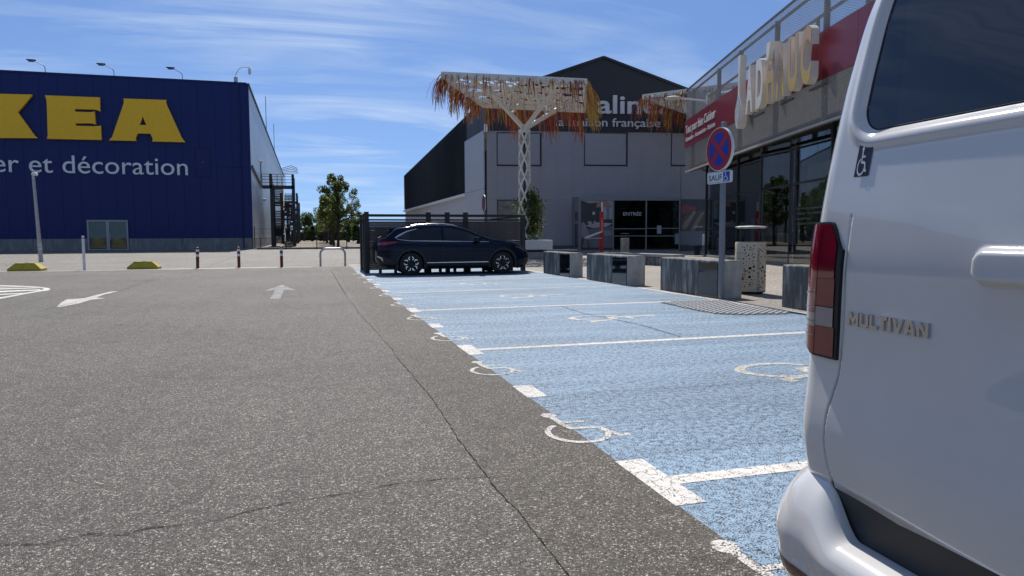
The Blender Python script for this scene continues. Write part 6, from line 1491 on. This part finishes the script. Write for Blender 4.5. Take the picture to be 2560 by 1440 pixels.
# tail lights: housing, lenses
LZ = lambda s: 0.0
def l_lo(s): return 0.815 + 0.030 * sstep(0.90, 0.98, abs(s)) - 0.0
def l_up(s):
    a = abs(s); return 1.182 - (0.075 * (1 - sstep(0.812, 0.872, a))) - 0.05 * sstep(0.94, 1.03, a)
s_in, s_out = 0.812, 1.06
for sg in (1, -1):
    q = lambda s: sg * s
    hs_ = vpatch('tail_light', q(s_in), q(s_out), lambda s: l_lo(s), lambda s: l_up(s), M_trim, 0.010, 40, 24, thick=0.02)
    hi_ = lambda s: l_up(s) - 0.006; lo_ = lambda s: l_lo(s) + 0.006
    sm_ = 0.899
    # inner column (on the rear face)
    def between(a, b): return (lambda s: max(lo_(s), a)), (lambda s: min(hi_(s), b))
    for nm, m_, z0, z1, sa, sb in (('red_lens', M_lr, 1.03, 1.2, s_in + 0.020, sm_), ('red_lens', M_lr2, 0.955, 1.029, s_in + 0.016, sm_), ('clear_lens', M_lc, 0.900, 0.952, s_in + 0.016, sm_), ('red_lens', M_lr2, 0.78, 0.899, s_in + 0.010, sm_),
                                   ('red_lens', M_lr, 0.99, 1.2, sm_, s_out - 0.004), ('pink_lens', M_lp, 0.935, 0.989, sm_, s_out - 0.004), ('clear_lens', M_lc, 0.895, 0.934, sm_, s_out - 0.004), ('red_lens', M_lr2, 0.78, 0.894, sm_, s_out - 0.004)):
        a, b = between(z0, z1); vpatch(nm, q(sa), q(sb), a, b, m_, 0.0125 + (0.001 if sa == sm_ else 0), 24, 14, parent=hs_)
    for i in range(4):
        zc_ = 0.985 - i * 0.038
        vpatch('lens_rib', q(sm_ + 0.002), q(s_out - 0.01), lambda s: zc_, lambda s: zc_ + 0.0025, M_lc if i % 2 else M_lp, 0.0155, 20, 1, parent=hs_)
for sg in (1, -1):
    part('shut_line', MB().grid([[vpt(sg * (seamS(z) + o), z, -0.0045) for o in (-0.0019, 0.0019)] for z in [0.462 + (0.818 - 0.462) * i / 60 for i in range(61)]]), M_trim, van, fix=False)  # black strip laid in the groove in place of its shade
# disabled badge sticker
def flatmap(s0, s1, z0, z1, off):
    return lambda u, v, d=0: vpt(s1 + (s0 - s1) * u, z0 + (z1 - z0) * v, off + d)
fm = flatmap(0.770, 0.822, 1.297, 1.378, 0.0025)
st = part('sticker', MB().grid([[fm(i / 6, j / 6) for j in range(7)] for i in range(7)]), mat('black_sticker', (0.008, 0.009, 0.02), 0.35), van, smooth=2)
wm3 = MB()
for p_ in wheelchair(0.095, 0.095):
    wm3.prism([[(0.08 + u * 0.86, 0.05 + v * 0.9) for u, v in p_]], lambda u, v, d: fm(u, v, 0.001), 0, None)
part('wheelchair_symbol', wm3, mat('white_sticker_print', (0.6, 0.62, 0.64), 0.4), st, fix=False)
# chrome word
LET = {'M': ([[(0, 0), (0, 1), (.28, 1), (.5, .55), (.72, 1), (1, 1), (1, 0), (.77, 0), (.77, .6), (.57, .2), (.43, .2), (.23, .6), (.23, 0)]], 1.15),
       'U': ([[(0, 1), (0, .2), (.2, 0), (.8, 0), (1, .2), (1, 1), (.74, 1), (.74, .24), (.26, .24), (.26, 1)]], 0.9), 'L': ([[(0, 1), (0, 0), (1, 0), (1, .24), (.3, .24), (.3, 1)]], 0.72),
       'T': ([[(0, 1), (0, .76), (.35, .76), (.35, 0), (.65, 0), (.65, .76), (1, .76), (1, 1)]], 0.84), 'I': ([[(0, 0), (0, 1), (1, 1), (1, 0)]], 0.25),
       'V': ([[(0, 1), (.28, 1), (.5, .32), (.72, 1), (1, 1), (.64, 0), (.36, 0)]], 0.95), 'A': ([[(0, 0), (.36, 1), (.64, 1), (1, 0), (.73, 0), (.66, .2), (.34, .2), (.27, 0)], [(.4, .4), (.6, .4), (.5, .74)]], 0.98),
       'N': ([[(0, 0), (0, 1), (.28, 1), (.75, .36), (.75, 1), (1, 1), (1, 0), (.74, 0), (.25, .64), (.25, 0)]], 0.92)}
tot = sum(LET[c][1] for c in 'MULTIVAN') + 0.10 * 7; ux_ = 0.0
for c in 'MULTIVAN':
    lp, wd_ = LET[c]
    part('badge_letter', MB().prism(lp, lambda u, v, d: vpt(0.778 - (ux_ + u * wd_) / tot * 0.258, 0.914 + v * 0.034, d), 0.0075, 0.0), M_chrome, van, label='chrome letter ' + c)
    ux_ += wd_ + 0.10
# wiper-free lower edge: dark step behind the tailgate, then the bumper
def vband(name, s0, s1, prof, m, ns=120, sm=1, root=None):
    """sweep a profile of (outset, z) round the plan contour; prof(s) -> list"""
    R_ = []
    for i in range(ns + 1):
        s = s0 + (s1 - s0) * i / ns; cx_, cy_ = cpt(s); nx, ny = cnr(s); base_x = 0.0
        R_.append([Vector((base_x + cx_ + nx * o, cy_ + ny * o, z)) for o, z in prof(s)])
    return part(name, MB().grid(R_), m, root or van, smooth=sm)
vband('step_recess', -0.835, 0.835, lambda s: [(0.006, 0.48), (-0.004, 0.42), (-0.004, 0.365), (0.002, 0.345)], M_step, 80, 2)
def bprof(s):
    k_ = sstep(0.715, 0.845, abs(s)); sd_ = sstep(S_E - 0.03, S_E + 0.35, abs(s)) ; ex_ = 1 - 0.62 * sd_
    A = [(-0.004, 0.320), (0.002, 0.351), (0.006, 0.356), (0.030, 0.356), (0.056, 0.352), (0.078, 0.342), (0.092, 0.326), (0.099, 0.306), (0.101, 0.288), (0.094, 0.266), (0.090, 0.248), (0.086, 0.215), (0.070, 0.168), (0.040, 0.14), (-0.05, 0.125)]
    B = [(-0.015, 0.43), (-0.002, 0.470), (0.003, 0.474), (0.014, 0.466), (0.034, 0.444), (0.054, 0.414), (0.071, 0.378), (0.082, 0.342), (0.087, 0.308), (0.084, 0.276), (0.080, 0.250), (0.075, 0.212), (0.060, 0.168), (0.036, 0.14), (-0.05, 0.125)]
    out = []
    for (a, b), (c, d) in zip(A, B):
        o = a + (c - a) * k_; out.append((o * (ex_ if o > 0.02 else 1), b + (d - b) * k_))
    return out
def subd(pr, n=3):
    out = []
    m_ = len(pr)
    for i in range(m_ - 1):
        p0, p1, p2, p3 = pr[max(i - 1, 0)], pr[i], pr[i + 1], pr[min(i + 2, m_ - 1)]
        for k_ in range(n):
            t_ = k_ / n; out.append(tuple(0.5 * (2 * p1[q] + (p2[q] - p0[q]) * t_ + (2 * p0[q] - 5 * p1[q] + 4 * p2[q] - p3[q]) * t_ * t_ + (3 * p1[q] - p0[q] - 3 * p2[q] + p3[q]) * t_ ** 3) for q in (0, 1)))
    return out + [pr[-1]]
vband('bumper', -S_E - 0.45, S_E + 0.45, lambda s: subd(bprof(s)), M_vw, 420, 2)
def on_b(s, z, off):
    pr = bprof(s)[6:]; o = np.interp(-z, [-p[1] for p in pr], [p[0] for p in pr]); cx_, cy_ = cpt(s); nx, ny = cnr(s); return Vector((cx_ + nx * (o + off), cy_ + ny * (o + off), z))
M_refl = mat('dark_red_reflector', (0.11, 0.006, 0.008), 0.18, coat=0.8)
for sg in (1, -1):
    part('reflector', MB().grid([[on_b(sg * s, 0.226 - 0.034 * j / 6 - 0.02 * (1 - sstep(0.98, 0.9, s)) * 0, 0.003) for j in range(7)] for s in [0.50 + 0.47 * i / 24 for i in range(25)]]), M_refl, van, smooth=2)
    for s_5 in (0.985, 0.45):
        pr_ = part('parking_sensor', MB().add([on_b(sg * (s_5 + 0.0125 * math.cos(a)), 0.262 + 0.0125 * math.sin(a), 0.0015) for a in [2 * math.pi * k_ / 20 for k_ in range(20)]], [list(range(20))]), M_trim, van)
        part('sensor_cap', MB().add([on_b(sg * (s_5 + 0.0108 * math.cos(a)), 0.262 + 0.0108 * math.sin(a), 0.0025) for a in [2 * math.pi * k_ / 20 for k_ in range(20)]], [list(range(20))]), M_vw, pr_)
part('lower_valance', MB().span((0.02, -0.8, 0.16), (0.3, 0.8, 0.3)), M_trim, van)
